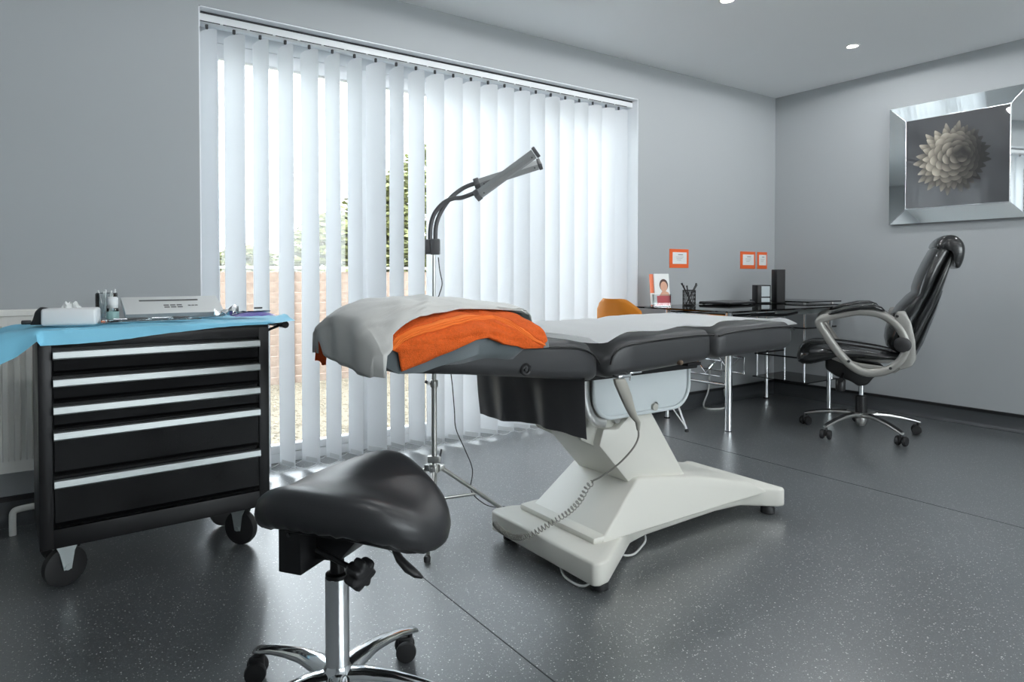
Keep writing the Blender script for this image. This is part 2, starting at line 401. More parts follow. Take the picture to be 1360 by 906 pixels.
shrub(6.35, 9.4, 2.7, 1.0, 4200, 'yellow green tree beyond the fence, seen in the gaps beside the lamp pole', 4)
shrub(2.2, 9.2, 1.35, .7, 2500, 'low grey green bush beyond the fence behind the second blind gap', 5)

# ------------------------------------------------------------------ vertical blind
BY = 3.285
blind = thing('vertical_blind', 'white fabric vertical blind hanging across the patio window', 'blind', (1.95, BY, 2.09))
bm = nb(); box(bm, ((WX0 + WX1) / 2, BY, 2.124), (WX1 - WX0 - .01, .045, .036), .004)
hr = obj('head_rail', bm, 'rail', blind)
bm = nb(); box(bm, ((WX0 + WX1) / 2, BY, 2.1465), (WX1 - WX0 - .012, .040, .009)); obj('shadow_gap_strip', bm, 'darkgap', hr, 0)  # dark strip stands in for the shadow gap above the rail
cx = .622; pitch = .1172; k = 0
ang = {0: 59, 1: 57, 2: 70, 3: 72, 4: 66, 5: 74, 6: 76, 7: 60, 8: 78, 9: 72}
rnd = random.Random(3)
zb, zt = .028, 2.082
while cx < WX1 - .03:
    th = -math.radians(ang.get(k, 62 + rnd.uniform(-4, 4)))   # right edge towards the room
    bm = nb(); W = .0635; N = 8; H = 10
    rows = []
    for j in range(H + 1):
        z = lerp(zb, zt, j / H); row = []
        for i in range(N + 1):
            s = -1 + 2 * i / N
            lx = W * s; ly = .006 * (1 - s * s) + .0015 * math.sin(z * 3 + k)
            if j == H and abs(s) > .5: z2 = z - .012 * (abs(s) - .5) * 2
            else: z2 = z
            row.append(Vector((cx + lx * math.cos(th) - ly * math.sin(th), BY + lx * math.sin(th) + ly * math.cos(th), z2)))
        rows.append(row)
    loft(bm, rows, cap=False, closed=False)
    sl = obj('slat', bm, 'blind', blind, 60)
    # bottom weight in its fabric pocket
    bm = nb(); mtx = T((cx, BY, zb + .02)) @ rotZ(th)
    box(bm, (0, -.001 + .0045, -.004), (.118, .0025, .022), .001, mtx, 1)
    obj('weight', bm, 'rail', sl)
    bm = nb(); box(bm, (cx, BY, 2.092), (.012, .012, .020), .002, seg=1); box(bm, (cx, BY - .0235, 2.1065), (.104, .004, .003)); obj('carrier', bm, 'darkgap', hr)
    ang[k] = math.degrees(-th)
    cx += pitch; k += 1
# stabilising chain between the bottom weights, front and back
for side in (-1, 1):
    bm = nb()
    for i in range(k - 1):
        c0 = .622 + i * pitch; t0 = -math.radians(ang[i]); t1 = -math.radians(ang[i + 1])
        p0 = Vector((c0 + side * .055 * math.cos(t0), BY + side * .055 * math.sin(t0), zb + .012)); p1 = Vector((c0 + pitch + side * .055 * math.cos(t1), BY + side * .055 * math.sin(t1), zb + .012))
        tube(bm, [p0.lerp(p1, q) + Vector((0, 0, -.020 * 4 * q * (1 - q))) for q in (0, .2, .4, .6, .8, 1)], .0016, 5)
    obj('bottom_chain', bm, 'rail', blind)

# ------------------------------------------------------------------ downlights
def downlight(x, y, label):
    t = thing('downlight', label, 'ceiling light', (x, y, ZC), 0, 'recessed ceiling downlights')
    bm = nb(); lathe(bm, [(.043, 0), (.043, -.004), (.034, -.006), (.030, -.002), (.030, 0)], 24, T((x, y, ZC))); obj('bezel', bm, 'white', t)
    bm = nb(); lathe(bm, [(.028, -.0005), (.028, -.002), (.001, -.0025)], 20, T((x, y, ZC))); obj('lamp_disc', bm, 'lampface', t, 0)
    L = bpy.data.lights.new('downlight_beam', 'SPOT'); L.energy = LAMP_W; L.spot_size = math.radians(178); L.spot_blend = .08; L.shadow_soft_size = .035; L.color = (.97, .985, 1.0)
    lo = bpy.data.objects.new('downlight_beam', L); C.objects.link(lo); lo.parent = t; lo.location = (0, 0, -.012)
downlight(4.16, 2.2, 'recessed ceiling downlight nearest the picture on the right wall')
downlight(2.93, 2.21, 'recessed ceiling downlight cut by the top edge of the photo')
downlight(1.7, 2.2, 'added out of frame ceiling downlight over the couch near the tripod lamp')  # out of view, added to carry the row on as fill light
for xn, x in (('in the column nearest the right wall', 4.16), ('in the second column from the right wall', 2.93), ('in the third column from the right wall', 1.7), ('in the leftmost column', .47)):
    for yn_, y in (('first row behind the couch row', .7), ('middle row towards the far end', -.9), ('row beside the added window', -2.5)): downlight(x, y, 'added fill downlight %s, %s' % (xn, yn_))  # unseen lamp grid added behind the camera for front fill light

# ------------------------------------------------------------------ radiator
rad = thing('radiator', 'cream panel radiator on the wall behind the black tool cabinet', 'radiator', (-.5, 3.14, .22))
RX0, RX1, RY = -1.15, .15, 3.12
bm = nb()
poly = []
n = 36; pw = (RX1 - RX0) / n
prof = []
for i in range(n):
    x = RX0 + i * pw
    prof += [(x, RY), (x + pw * .3, RY), (x + pw * .42, RY - .012), (x + pw * .78, RY - .012), (x + pw * .9, RY)]
prof.append((RX1, RY)); z0, z1 = .265, .775
rows = [[Vector((x, y if z0 + .02 < z < z1 - .02 else RY, z)) for x, y in prof] for z in (.222, z0, z0 + .03, z1 - .03, z1, .815)]
loft(bm, rows, cap=False, closed=False); box(bm, ((RX0 + RX1) / 2, RY + .011, .52), (RX1 - RX0, .02, .59)); obj('front_panel', bm, 'rad', rad, 35)
bm = nb(); box(bm, ((RX0 + RX1) / 2, RY + .072, .52), (RX1 - RX0, .018, .59), .004); obj('rear_panel', bm, 'rad', rad)
bm = nb()
box(bm, ((RX0 + RX1) / 2, RY - .003, .822), (RX1 - RX0 + .01, .006, .022), .002); box(bm, ((RX0 + RX1) / 2, RY + .082, .822), (RX1 - RX0 + .01, .006, .022), .002)
for i in range(64): box(bm, (RX0 + .01 + i * (RX1 - RX0 - .02) / 63, RY + .04, .826), (.006, .08, .008))
obj('top_grille', bm, 'rad', rad, 0)
for x in (RX0, RX1):
    bm = nb(); box(bm, (x, RY + .04, .52), (.006, .09, .59), .002); obj('side_panel', bm, 'rad', rad)
bm = nb(); tube(bm, smoothpts([(-.098, 3.075, 0), (-.098, 3.075, .06), (-.095, 3.077, .085), (-.075, 3.08, .093), (.0, 3.09, .093), (.13, 3.10, .095), (.145, 3.13, .12), (.148, 3.16, .25)], 5), .0115, 10)
pp = obj('supply_pipe', bm, 'rad', rad)

# ------------------------------------------------------------------ tool cabinet
CR = math.radians(2.2)
cab = thing('tool_cabinet', 'glossy black five drawer roller tool cabinet with silver pulls', 'cabinet', (.320, 2.408, 0), CR)
CWX = .334; D = .39     # local x -CWX..CWX, y 0..D (front at 0)
zB, zT = .15, .785
bm = nb()
box(bm, (0, D / 2 + .008, (zB + zT) / 2), (2 * CWX - .02, D - .02, zT - zB - .01))       # inner carcass
for s in (-1, 1):
    box(bm, (s * (CWX - .018), .012, (zB + zT) / 2), (.036, .03, zT - zB), .004)
    box(bm, (s * (CWX - .003), D / 2, (zB + zT) / 2), (.006, D, zT - zB), .002)
box(bm, (0, .012, zB + .028), (2 * CWX, .026, .056), .003)
box(bm, (0, .012, zT - .018), (2 * CWX, .028, .036), .003)
box(bm, (0, D / 2, zT + .0), (2 * CWX, D, .02), .003); box(bm, (0, D / 2, zB + .004), (2 * CWX, D, .012), .003)
obj('cabinet_body', bm, 'blacksatin', cab, 30, world=False)
dz = [(.738, .665), (.656, .583), (.574, .505), (.498, .365), (.355, .212)]
for i, (a, b) in enumerate(dz):
    bm = nb(); w_ = 2 * CWX - .078
    prof = [(.004, b), (-.012, b + .004), (-.016, b + .010), (-.006, b + .016), (-.006, a), (.004, a)]
    t = nb(); loft(t, [[(x, y, z) for y, z in prof] for x in (-w_ / 2, w_ / 2)]); merge(bm, t)
    box(bm, (0, .02, (a + b) / 2), (w_, .034, a - b), 0)
    d = obj('drawer', bm, 'blackmetal', cab, 25, world=False)
    bm = nb(); prof = [(-.006, a - .022), (-.024, a - .022), (-.027, a - .018), (-.024, a + .0), (-.019, a + .002), (-.006, a + .002)]
    loft(bm, [[(x, y, z) for y, z in prof] for x in (-w_ / 2 - .002, w_ / 2 + .002)]); obj('drawer_pull', bm, 'alu', d, 25, world=False)
for i, (x, y, rz) in enumerate(((-CWX + .066, .085, .35), (CWX - .075, .085, -.95), (-CWX + .07, D - .08, .4), (CWX - .07, D - .08, .2))):
    mt = T((x, y, 0)) @ rotZ(rz)
    bm = nb()
    box(bm, (0, 0, .143), (.085, .075, .005), .001, T((x, y, 0)), 1)
    for s in (-1, 1):
        t = nb(); prism(t, [(-.036, .141), (.036, .141), (.020, .11), (.011, .055), (-.011, .055), (-.022, .11)], s * .020 - .0015, s * .020 + .0015, 'y'); merge(bm, t, mt)
    ca = obj('caster', bm, 'zinc', cab, 30, world=False)
    bm = nb(); lathe(bm, [(.02, -.014), (.05, -.015), (.060, -.012), (.0625, 0), (.060, .012), (.05, .015), (.02, .014)], 28, mt @ T((0, 0, .0625)) @ Matrix.Rotation(PI / 2, 4, 'X')); obj('wheel', bm, 'rubber', ca, 40, world=False)
    bm = nb(); lathe(bm, [(.009, -.024), (.009, .024)], 12, mt @ T((0, 0, .0625)) @ Matrix.Rotation(PI / 2, 4, 'X')); obj('axle', bm, 'zinc', ca, 40, world=False)
bm = nb()
for yy in (.09, D - .06): cyl(bm, (CWX, yy, .755), (CWX + .072, yy, .781), .005, 10)
tube(bm, [(CWX + .075, .045, .784), (CWX + .075, D - .02, .784)], .013, 12); obj('side_handle', bm, 'blacksatin', cab, 40, world=False)

# blue drape over the cabinet
bm = nb(); rows = []
NX, NY = 96, 30
for j in range(NY + 1):
    v = j / NY; row = []
    for i in range(NX + 1):
        u = i / NX
        x = lerp(-.50, .425, u)                 # local x
        s = lerp(-.062, .40, v)                 # arc distance from the front edge of the top, negative hangs over
        if x > -CWX and x < CWX:
            over = lerp(-.042, -.010, (x + CWX) / (2 * CWX)) + .006 * math.sin(x * 9)
            ss = s if s > 0 else s / .062 * abs(over)
            if ss < 0: y, z = -.012, .802 + ss
            else: y, z = ss - .010 * max(0, 1 - ss / .02), .803
        elif x <= -CWX:
            e = (-CWX - x); y = s; 
            drop = -.25 * e - 1.0 * max(0, e - .05) ** 1.4 * .6
            z = .803 + drop + .016 * math.sin(s * 16 + .5) * min(1, e / .08) - .025 * max(0, 1 - (s + .062) / .1) * min(1, e / .05); y = s * (1 + e * .4) - .02 * e
            if s < 0: z += s * .4
        else:
            e = x - CWX; y = s; z = .803 + .006 * math.sin(s * 20) + .10 * e * (1 if s > .03 else .6); y = s + e * .55 * (1 - v)
        cr_ = noise.noise(Vector((x * 9, s * 9, 2))) * .005 + abs(noise.noise(Vector((x * 22, s * 14, 7)))) * .004
        z += cr_ * (1 if s > 0 else .4); y += (cr_ * .8 if s < 0 else 0) - (.002 if s < 0 else 0)
        row.append((x, y, z))
    rows.append(row)
loft(bm, rows, cap=False, closed=False)
bmesh.ops.transform(bm, matrix=MW[cab.name], verts=bm.verts)
dr = obj('drape', bm, 'blue', None, 80); tag(dr, 'crumpled sky blue disposable sheet covering the top of the tool cabinet', 'sheet')
CABM = MW[cab.name]
def cabp(x, y): v = CABM @ Vector((x, y, 0)); return v.x, v.y
ZD = .811

# items on the cabinet
t = thing('tissue_box', 'white tissue box with a tissue sticking out, on the blue sheet', 'box', (.075, 2.50, ZD), math.radians(-12))
bm = nb(); box(bm, (0, 0, .026), (.145, .09, .052), .008, seg=3); obj('box_body', bm, 'white', t, 40, False)
bm = nb()
rows = [[(lerp(-.03, .03, i / 8) * (1 - .5 * j / 4), .006 * math.sin(i * 1.7 + j), .050 + j * .007 + .004 * math.sin(i * 2.2)) for i in range(9)] for j in range(4)]
loft(bm, rows, False, False); obj('tissue', bm, 'sheet', t, 60, False)
t = thing('tape_dispenser', 'small black rounded object at the left end of the blue sheet', 'dispenser', (-.005, 2.56, ZD))
bm = nb(); prism(bm, [(-.028, 0), (.030, 0), (.034, .03), (.02, .052), (.0, .055), (-.014, .04), (-.020, .015)], -.022, .022, 'y', .005); obj('body', bm, 'blackplastic', t, 40, False)
bm = nb(); box(bm, (-.036, 0, .008), (.026, .03, .012), .003); obj('foot', bm, 'blackplastic', t, 40, False)
t = thing('glass_jar', 'clear glass jar of small items behind the white bottle', 'jar', (.180, 2.66, ZD))
bm = nb(); lathe(bm, [(.020, 0), (.031, .003), (.033, .03), (.033, .092), (.030, .094), (.030, .03), (.028, .008), (.001, .006)], 24); obj('jar_body', bm, 'clear', t, 40, False)
bm = nb()
for i in range(9):
    a = i * .7; cyl(bm, (.012 * math.cos(a), .012 * math.sin(a), .01), (.026 * math.cos(a * 1.3), .026 * math.sin(a * 1.3), .10 + .008 * math.sin(i * 3)), .0028, 6)
obj('swabs', bm, 'sheet', t, 40, False)['kind'] = 'stuff'
t = thing('dropper_bottle', 'small white bottle with a green band in front of the glass jar', 'bottle', (.192, 2.585, ZD))
bm = nb(); lathe(bm, [(.001, 0), (.017, 0), (.018, .004), (.018, .052), (.013, .060), (.001, .060)], 20); obj('bottle_body', bm, 'clear', t, 40, False)
bm = nb(); lathe(bm, [(.0185, .008), (.0188, .008), (.0188, .034), (.0185, .034)], 20, cap=False); obj('band', bm, 'bottleblue', t, 40, False)
bm = nb(); lathe(bm, [(.016, .045), (.016, .078), (.012, .082), (.001, .082)], 20); obj('cap', bm, 'white', t, 40, False)
# carton
t = thing('carton', 'pale grey flat carton propped at an angle at the back of the sheet', 'box', (.405, 2.70, ZD + .0), math.radians(3))
bm = nb(); MC = Matrix.Rotation(math.radians(30), 4, 'X')
t_ = nb(); prism(t_, [(0, 0), (.014, -.004), (.135, .058), (.125, .074), (.008, .018)], -.165, .165, 'x', .002); merge(bm, t_); obj('carton_body', bm, 'carton', t, 30, False)
bm = nb(); box(bm, (0, .0, .008), (.332, .004, .016)); obj('carton_side', bm, 'cartonside', t, 0, False)
# blurred print on its sloping face
def on_face(u, v, du, dv, bmx, lift=.0008):
    a = Vector((0, .008, .018)); b = Vector((0, .125, .074)); d = (b - a); nrm = Vector((0, -d.z, d.y)).normalized()
    P0 = a + d * v; vs = []
    for sx, sv in ((-1, -1), (1, -1), (1, 1), (-1, 1)): vs.append(bmx.verts.new(P0 + Vector((u + sx * du, 0, 0)) + d * (sv * dv) + nrm * lift))
    bmx.faces.new(vs)
bm = nb(); on_face(-.01, .74, .10, .045, bm)
for i in range(3): on_face(-.026 + i * .022, .44, .009, .035, bm); on_face(-.026 + i * .022, .32, .009, .035, bm)
for i in range(3): on_face(.052 + i * .012, .40, .005, .03, bm)
obj('print', bm, 'ink', t, 0, False)
# slides, packets
t = thing('instrument_tray', 'clear plastic tray of small instruments in front of the carton', 'tray', (.305, 2.555, ZD), math.radians(2))
bm = nb(); box(bm, (0, 0, .002), (.30, .05, .003), .001); box(bm, (0, -.025, .006), (.30, .002, .012)); box(bm, (0, .025, .006), (.30, .002, .012)); box(bm, (-.15, 0, .006), (.002, .05, .012)); obj('tray_body', bm, 'clear', t, 0, False)
for i, (x, mm, L_) in enumerate(((-.09, 'foil', .05), (-.03, 'darkprint', .035), (.03, 'foil', .06), (.09, 'lampdark', .05), (-.06, 'darkprint', .03))):
    bm = nb(); tube(bm, [(x - L_ / 2, .006 * (i % 3) - .006, .008), (x + L_ / 2, .004, .008)], [.004, .003], 8); obj('instrument', bm, mm, t, 40, False)
t = thing('glass_cube', 'tiny clear block with a coloured mark at the left end of the instrument tray', 'block', (.158, 2.49, ZD))
bm = nb(); box(bm, (0, 0, .007), (.028, .02, .013), .002); obj('block_body', bm, 'clear', t, 30, False)
bm = nb(); box(bm, (0, 0, .006), (.012, .008, .006), .001); obj('mark', bm, 'coral', t, 30, False)
t = thing('foil_packet', 'crumpled silver foil packets beside the carton', 'packet', (.56, 2.62, ZD))
for q in range(3):
    bm = nb()
    for i in range(6):
        a = i * 1.05; 
    rows = [[(lerp(-.03, .03, i / 5) + q * .014 - .015, lerp(-.02, .02, j / 4) + q * .01, .004 + abs(noise.noise(Vector((i * .9, j * .8, q * 5)))) * (.05 + .01 * q)) for i in range(6)] for j in range(5)]
    loft(bm, rows, False, False); obj('foil', bm, 'foil', t, 0, False)
t = thing('purple_packet', 'flat purple and clear packet on the right of the blue sheet', 'packet', (.645, 2.60, ZD), math.radians(5))
bm = nb(); rows = []
for j in range(7):
    rows.append([(lerp(-.075, .075, i / 14), lerp(-.04, .04, j / 6), .003 + .014 * math.sin(PI * i / 14) ** .4 * math.sin(PI * j / 6) ** .5 + .002 * noise.noise(Vector((i * .5, j * .5, 3)))) for i in range(15)])
loft(bm, rows, False, False); obj('pouch', bm, 'purple', t, 60, False)
bm = nb(); rows = []
for j in range(5): rows.append([(lerp(-.06, .07, i / 12), lerp(-.01, .045, j / 4), .021 + .004 * noise.noise(Vector((i * .8, j * .8, 9))) - .002 * j) for i in range(13)])
loft(bm, rows, False, False); obj('clear_flap', bm, 'sheet', t, 60, False)
bm = nb(); box(bm, (.02, .0, .031), (.03, .008, .006), .002); obj('clip', bm, 'blackplastic', t, 40, False)

# ------------------------------------------------------------------ treatment couch
def rrect(x, y0, y1, z0, z1, r, n=5):
    r = min(r, (z1 - z0) / 2 - .001, (y1 - y0) / 2 - .001); pts = []
    for cy, cz, a0 in ((y1 - r, z1 - r, 0), (y0 + r, z1 - r, 90), (y0 + r, z0 + r, 180), (y1 - r, z0 + r, 270)):
        for k in range(n + 1):
            a = math.radians(a0 + 90 * k / n); pts.append(Vector((x, cy + r * math.cos(a), cz + r * math.sin(a))))
    return pts
couch = thing('treatment_couch', 'long black padded treatment couch on a white moulded base', 'couch', (1.88, 1.76, 0))
def cushion(name, secs, r=.032):
    bm = nb(); rings = []
    (x, y0, y1, z0, z1) = secs[0]
    for e, d in ((.032, 0), (.019, .006), (.008, .016)): rings.append(rrect(x + d, y0 + e, y1 - e, z0 + e, z1 - e, .02))
    s2 = [(x + .032, y0, y1, z0, z1)] + secs[1:-1]; X, Y0, Y1, Z0, Z1 = secs[-1]; s2.append((X - .032, Y0, Y1, Z0, Z1))
    for s in s2: rings.append(rrect(*s, r))
    for e, d in ((.008, .016), (.019, .006), (.032, 0)): rings.append(rrect(X - d, Y0 + e, Y1 - e, Z0 + e, Z1 - e, .02))
    loft(bm, rings); return obj(name, bm, 'couchleather', couch, 60)
def pipe_edge(par, pts, r=.0035):
    bm = nb(); tube(bm, smoothpts(pts, 5), r, 6); return obj('piping', bm, 'piping', par, 60)
yA, yF = 1.47, 2.085
bk = cushion('back_cushion', [(.655, 1.49, 1.84, .742, .825), (.75, 1.475, 1.96, .72, .815), (.9, 1.47, 2.05, .705, .805), (1.1, 1.47, yF, .680, .785), (1.25, 1.47, yF, .660, .778), (1.32, 1.47, yF, .653, .764), (1.372, 1.475, yF - .005, .648, .735)])
pipe_edge(bk, [(.75, yA - .002, .793), (.95, yA - .002, .784), (1.14, yA - .002, .764), (1.26, yA - .002, .755), (1.325, yA - .002, .735), (1.358, yA - .001, .700)])
lg = cushion('leg_cushion', [(1.385, 1.475, yF - .005, .650, .728), (1.43, 1.47, yF, .652, .755), (1.50, 1.47, yF, .655, .772), (1.7, 1.47, yF, .664, .776), (1.86, 1.47, yF, .672, .779), (1.893, 1.472, yF, .676, .772)])
pipe_edge(lg, [(1.40, yA - .001, .695), (1.412, yA - .002, .725), (1.46, yA - .002, .747), (1.6, yA - .002, .757), (1.8, yA - .002, .763), (1.885, yA - .002, .759)])
ft = cushion('foot_cushion', [(1.903, 1.472, yF, .674, .772), (1.96, 1.47, yF, .675, .783), (2.2, 1.47, yF, .680, .787), (2.34, 1.47, yF, .683, .785), (2.385, 1.475, yF - .005, .690, .768)])
pipe_edge(ft, [(1.912, yA - .002, .755), (2.0, yA - .002, .765), (2.2, yA - .002, .771), (2.33, yA - .002, .769), (2.372, yA, .755)])
bm = nb(); lathe(bm, [(.018, -.004), (.0185, .001), (.015, .004), (.011, .002), (.010, -.002), (.006, -.001), (.005, .003), (.001, .003)], 22, axisM((1.083, 1.469, .707), (0, -1, 0))); obj('socket_ring', bm, 'blackplastic', bk)
bm = nb(); lathe(bm, [(.007, -.01), (.008, .004), (.005, .008), (.001, .009)], 14, axisM((1.713, 1.467, .678), (0, -1, 0))); obj('bolt_head', bm, 'bark', lg)
# support frame
bm = nb()
for y in (1.60, 1.96): box(bm, (1.64, y, .640), (.60, .035, .022), .003)
for x in (1.38, 1.85): box(bm, (x, 1.78, .640), (.035, .36, .022), .003)
obj('support_frame', bm, 'blacksatin', couch)
bm = nb(); prism(bm, [(1.42, .625), (1.86, .632), (1.80, .56), (1.60, .46), (1.50, .47), (1.44, .53)], 1.69, 1.87, 'y', .008); lb = obj('lift_bracket', bm, 'creamshade', couch)
for y in (1.665, 1.895):
    bm = nb(); prism(bm, [(1.40, .50), (1.44, .535), (1.62, .52), (1.66, .47), (1.60, .405), (1.52, .385), (1.45, .42)], y - .008, y + .008, 'y', .003); p_ = obj('side_plate', bm, 'creamshade', couch)
    bm = nb(); cyl(bm, (1.60, y - .022, .475), (1.60, y + .022, .475), .016); obj('pivot', bm, 'satinchrome', p_)
bm = nb(); cyl(bm, (1.74, 1.60, .512), (1.74, 1.93, .512), .013); cyl(bm, (1.73, 1.59, .509), (1.73, 1.62, .509), .013); obj('pivot_bar', bm, 'creamshade', couch)
# column
bm = nb(); prism(bm, [(1.645, .245), (1.94, .215), (1.735, .505), (1.66, .500), (1.585, .445), (1.52, .455), (1.50, .40)], 1.625, 1.895, 'y', .010); col = obj('column', bm, 'cream', couch, 30)
bm = nb(); prism(bm, [(1.632, .262), (1.648, .262), (1.503, .415), (1.487, .415)], 1.70, 1.89, 'y', .003); obj('column_cover', bm, 'cream', col, 30)
# hood
bm = nb()
def hs(x, z, y0, y1): return [Vector((x, y0, .10)), Vector((x, y0 + .012, z)), Vector((x, y1 - .012, z)), Vector((x, y1, .10))]
t_ = nb()
poly = [(1.462, .100), (1.470, .118), (1.650, .268), (1.672, .270), (1.96, .228), (2.28, .150), (2.36, .100)]
v0 = [t_.verts.new((x, 1.60 - (.0 if z > .13 else .03), z)) for x, z in poly]; v1 = [t_.verts.new((x, 1.925 + (.0 if z > .13 else .03), z)) for x, z in poly]
t_.faces.new(v0); t_.faces.new(v1[::-1])
for i in range(len(poly)): t_.faces.new((v0[i], v0[(i + 1) % len(poly)], v1[(i + 1) % len(poly)], v1[i]))
bmesh.ops.recalc_face_normals(t_, faces=t_.faces)
bmesh.ops.bevel(t_, geom=[e for e in t_.edges if e.calc_face_angle(0) > .3], offset=.009, segments=3, affect='EDGES', profile=.5)
merge(bm, t_); hood = obj('base_hood', bm, 'cream', couch, 30)
# base plate
out = [(1.335, 1.475), (1.355, 1.462), (1.395, 1.468), (1.66, 1.640), (1.76, 1.662), (2.16, 1.672), (2.30, 1.655), (2.41, 1.560), (2.440, 1.550), (2.452, 1.565), (2.452, 2.03), (2.44, 2.05), (2.38, 2.04), (2.2, 1.93), (1.70, 1.93), (1.58, 1.95), (1.43, 2.03), (1.36, 2.04), (1.335, 2.025)]
bm = nb(); prism(bm, out, .032, .105, 'z', .010, seg=3); base = obj('base_plate', bm, 'cream', couch, 35)
bm = nb(); prism(bm, [(1.43, 1.575), (1.50, 1.572), (2.3, 1.70), (2.3, 1.88), (1.50, 1.985), (1.43, 1.98)], .10, .125, 'z', .010, seg=2); obj('hood_skirt', bm, 'cream', base, 35)
for x, y in ((1.395, 1.51), (1.395, 1.985), (2.40, 1.60), (2.40, 2.0)):
    bm = nb(); lathe(bm, [(.022, 0), (.028, .003), (.028, .022), (.018, .036)], 18, T((x, y, 0))); obj('foot', bm, 'rubber', base)
for yy, zz in ((1.60, .018), (1.70, .02)):
    pass
bm = nb(); tube(bm, smoothpts([(1.60, 1.66, .032), (1.60, 1.615, .018), (1.65, 1.615, .008), (1.72, 1.645, .008), (1.75, 1.655, .02), (1.78, 1.69, .032)], 6), .004, 7); tube(bm, smoothpts([(1.36, 1.66, .035), (1.345, 1.62, .012), (1.342, 1.56, .008), (1.355, 1.53, .012), (1.38, 1.52, .03)], 6), .004, 7); obj('mains_cable', bm, 'cable', base)['kind'] = 'stuff'
# side tray under the leg cushion
def rr2(x0, x1, z0, z1, r, n=7):
    pts = []
    for cx_, cz, a0 in ((x1 - r, z1 - .02, 0), (x0 + r, z1 - .02, 90), (x0 + r, z0 + r, 180), (x1 - r, z0 + r, 270)):
        rr = r if a0 >= 180 else .02
        cxx = cx_ if a0 >= 180 else (x1 - .02 if a0 == 0 else x0 + .02)
        for k in range(n + 1): a = math.radians(a0 + 90 * k / n); pts.append((cxx + rr * math.cos(a), cz + rr * math.sin(a)))
    return pts
bm = nb(); prism(bm, rr2(1.455, 1.905, .500, .655, .075), 1.60, 1.612, 'y', .003)
tr = obj('side_tray', bm, 'tray', couch, 40)
bm = nb(); P2 = rr2(1.450, 1.910, .495, .660, .080); tube(bm, [(x, 1.598, z) for x, z in P2], .007, 8, closed=True, up=(0, 1, 0)); obj('tray_rim', bm, 'tray', tr, 60)
bm = nb(); tube(bm, smoothpts([(1.415, 1.60, .655), (1.414, 1.60, .60), (1.425, 1.60, .54), (1.455, 1.60, .495), (1.50, 1.60, .482)], 6), .016, 10, flat=.6); obj('arm_bracket', bm, 'satinchrome', couch)
bm = nb(); box(bm, (1.885, 1.58, .650), (.07, .06, .012), .002); obj('hinge_plate', bm, 'blacksatin', couch)
# hanging vinyl flap
bm = nb(); rows = []
for j in range(15):
    v = j / 14; row = []
    for i in range(33):
        u = i / 32; y = lerp(1.478, 2.08, u)
        zb_ = interp([(0, .478), (.35, .482), (.55, .470), (.8, .452), (1, .452)], u)
        z = lerp(.662, zb_, v)
        x = 1.305 + v * (.020 * math.sin(u * 15 + .6) + .012 * math.sin(u * 31 + v * 2)) * .45 + .012 * v * u
        row.append((x, y + .006 * v * math.sin(v * 3), z))
    rows.append(row)
loft(bm, rows, False, False)
for v in bm.verts: pass
bmesh.ops.solidify(bm, geom=bm.faces[:], thickness=.003); fl = obj('vinyl_flap', bm, 'flap', couch, 60)
# handset and cord
bm = nb(); secs = [((1.412, 1.445, .655), .020, .012), ((1.418, 1.443, .640), .023, .014), ((1.437, 1.441, .600), .021, .014), ((1.455, 1.440, .560), .016, .012), ((1.470, 1.440, .535), .013, .011), ((1.488, 1.440, .515), .009, .008), ((1.49, 1.44, .49), .005, .005)]
loft(bm, [[Vector(c) + Vector((a * math.cos(t) if abs(math.cos(t)) < .8 else a * math.copysign(1, math.cos(t)) * .98, b * math.sin(t), 0)) for t in [2 * PI * k / 16 for k in range(16)]] for c, a, b in secs])
hset = thing('remote_handset', 'beige grey handset hanging from the couch side on a coiled cord', 'remote control', (1.44, 1.44, .49)); obj('handset_body', bm, 'handset', hset, 45)
bm = nb(); box(bm, (1.425, 1.447, .662), (.05, .03, .010), .003); box(bm, (1.485, 1.455, .667), (.05, .02, .006), .002); cyl(bm, (1.455, 1.44, .665), (1.462, 1.45, .645), .003, 8); obj('hook', bm, 'chrome', hset)
bm = nb(); tube(bm, smoothpts([(1.49, 1.44, .495), (1.495, 1.445, .465), (1.48, 1.455, .43), (1.455, 1.49, .38), (1.435, 1.55, .328), (1.428, 1.575, .312), (1.428, 1.58, .303)], 8), .003, 7)
obj('straight_cord', bm, 'coil', hset)
path = smoothpts([(1.428, 1.58, .303), (1.424, 1.60, .285), (1.42, 1.63, .235), (1.41, 1.67, .19), (1.385, 1.715, .150), (1.345, 1.745, .120), (1.312, 1.775, .094), (1.306, 1.83, .075), (1.306, 1.88, .070), (1.306, 1.93, .074), (1.315, 1.97, .076)], 24)
bm = nb(); pts = []; L = 0; turns = 46; tot = sum((b - a).length for a, b in zip(path, path[1:]))
seglen = [0]
for a, b in zip(path, path[1:]): seglen.append(seglen[-1] + (b - a).length)
N = turns * 12
for i in range(N + 1):
    s = i / N; s = s ** 1.0
    # coils stretched at the top, tight at the bottom
    d = tot * (1 - (1 - s) ** .72) if False else tot * (s * (1.55 - .55 * s))
    d = min(d, tot - 1e-5); k = 0
    import bisect
    k = min(len(path) - 2, max(0, bisect.bisect_right(seglen, d) - 1)); f = (d - seglen[k]) / max(1e-9, seglen[k + 1] - seglen[k])
    p = path[k].lerp(path[k + 1], f); tdir = (path[k + 1] - path[k]).normalized()
    a = Vector((0, 0, 1)); a = (a - tdir * a.dot(tdir)).normalized(); b = tdir.cross(a); th = i * 2 * PI / 12
    r = .0085
    pts.append(p + (a * math.cos(th) + b * math.sin(th)) * r)
tube(bm, pts, .0019, 5); obj('coiled_cord', bm, 'coil', hset, 80)

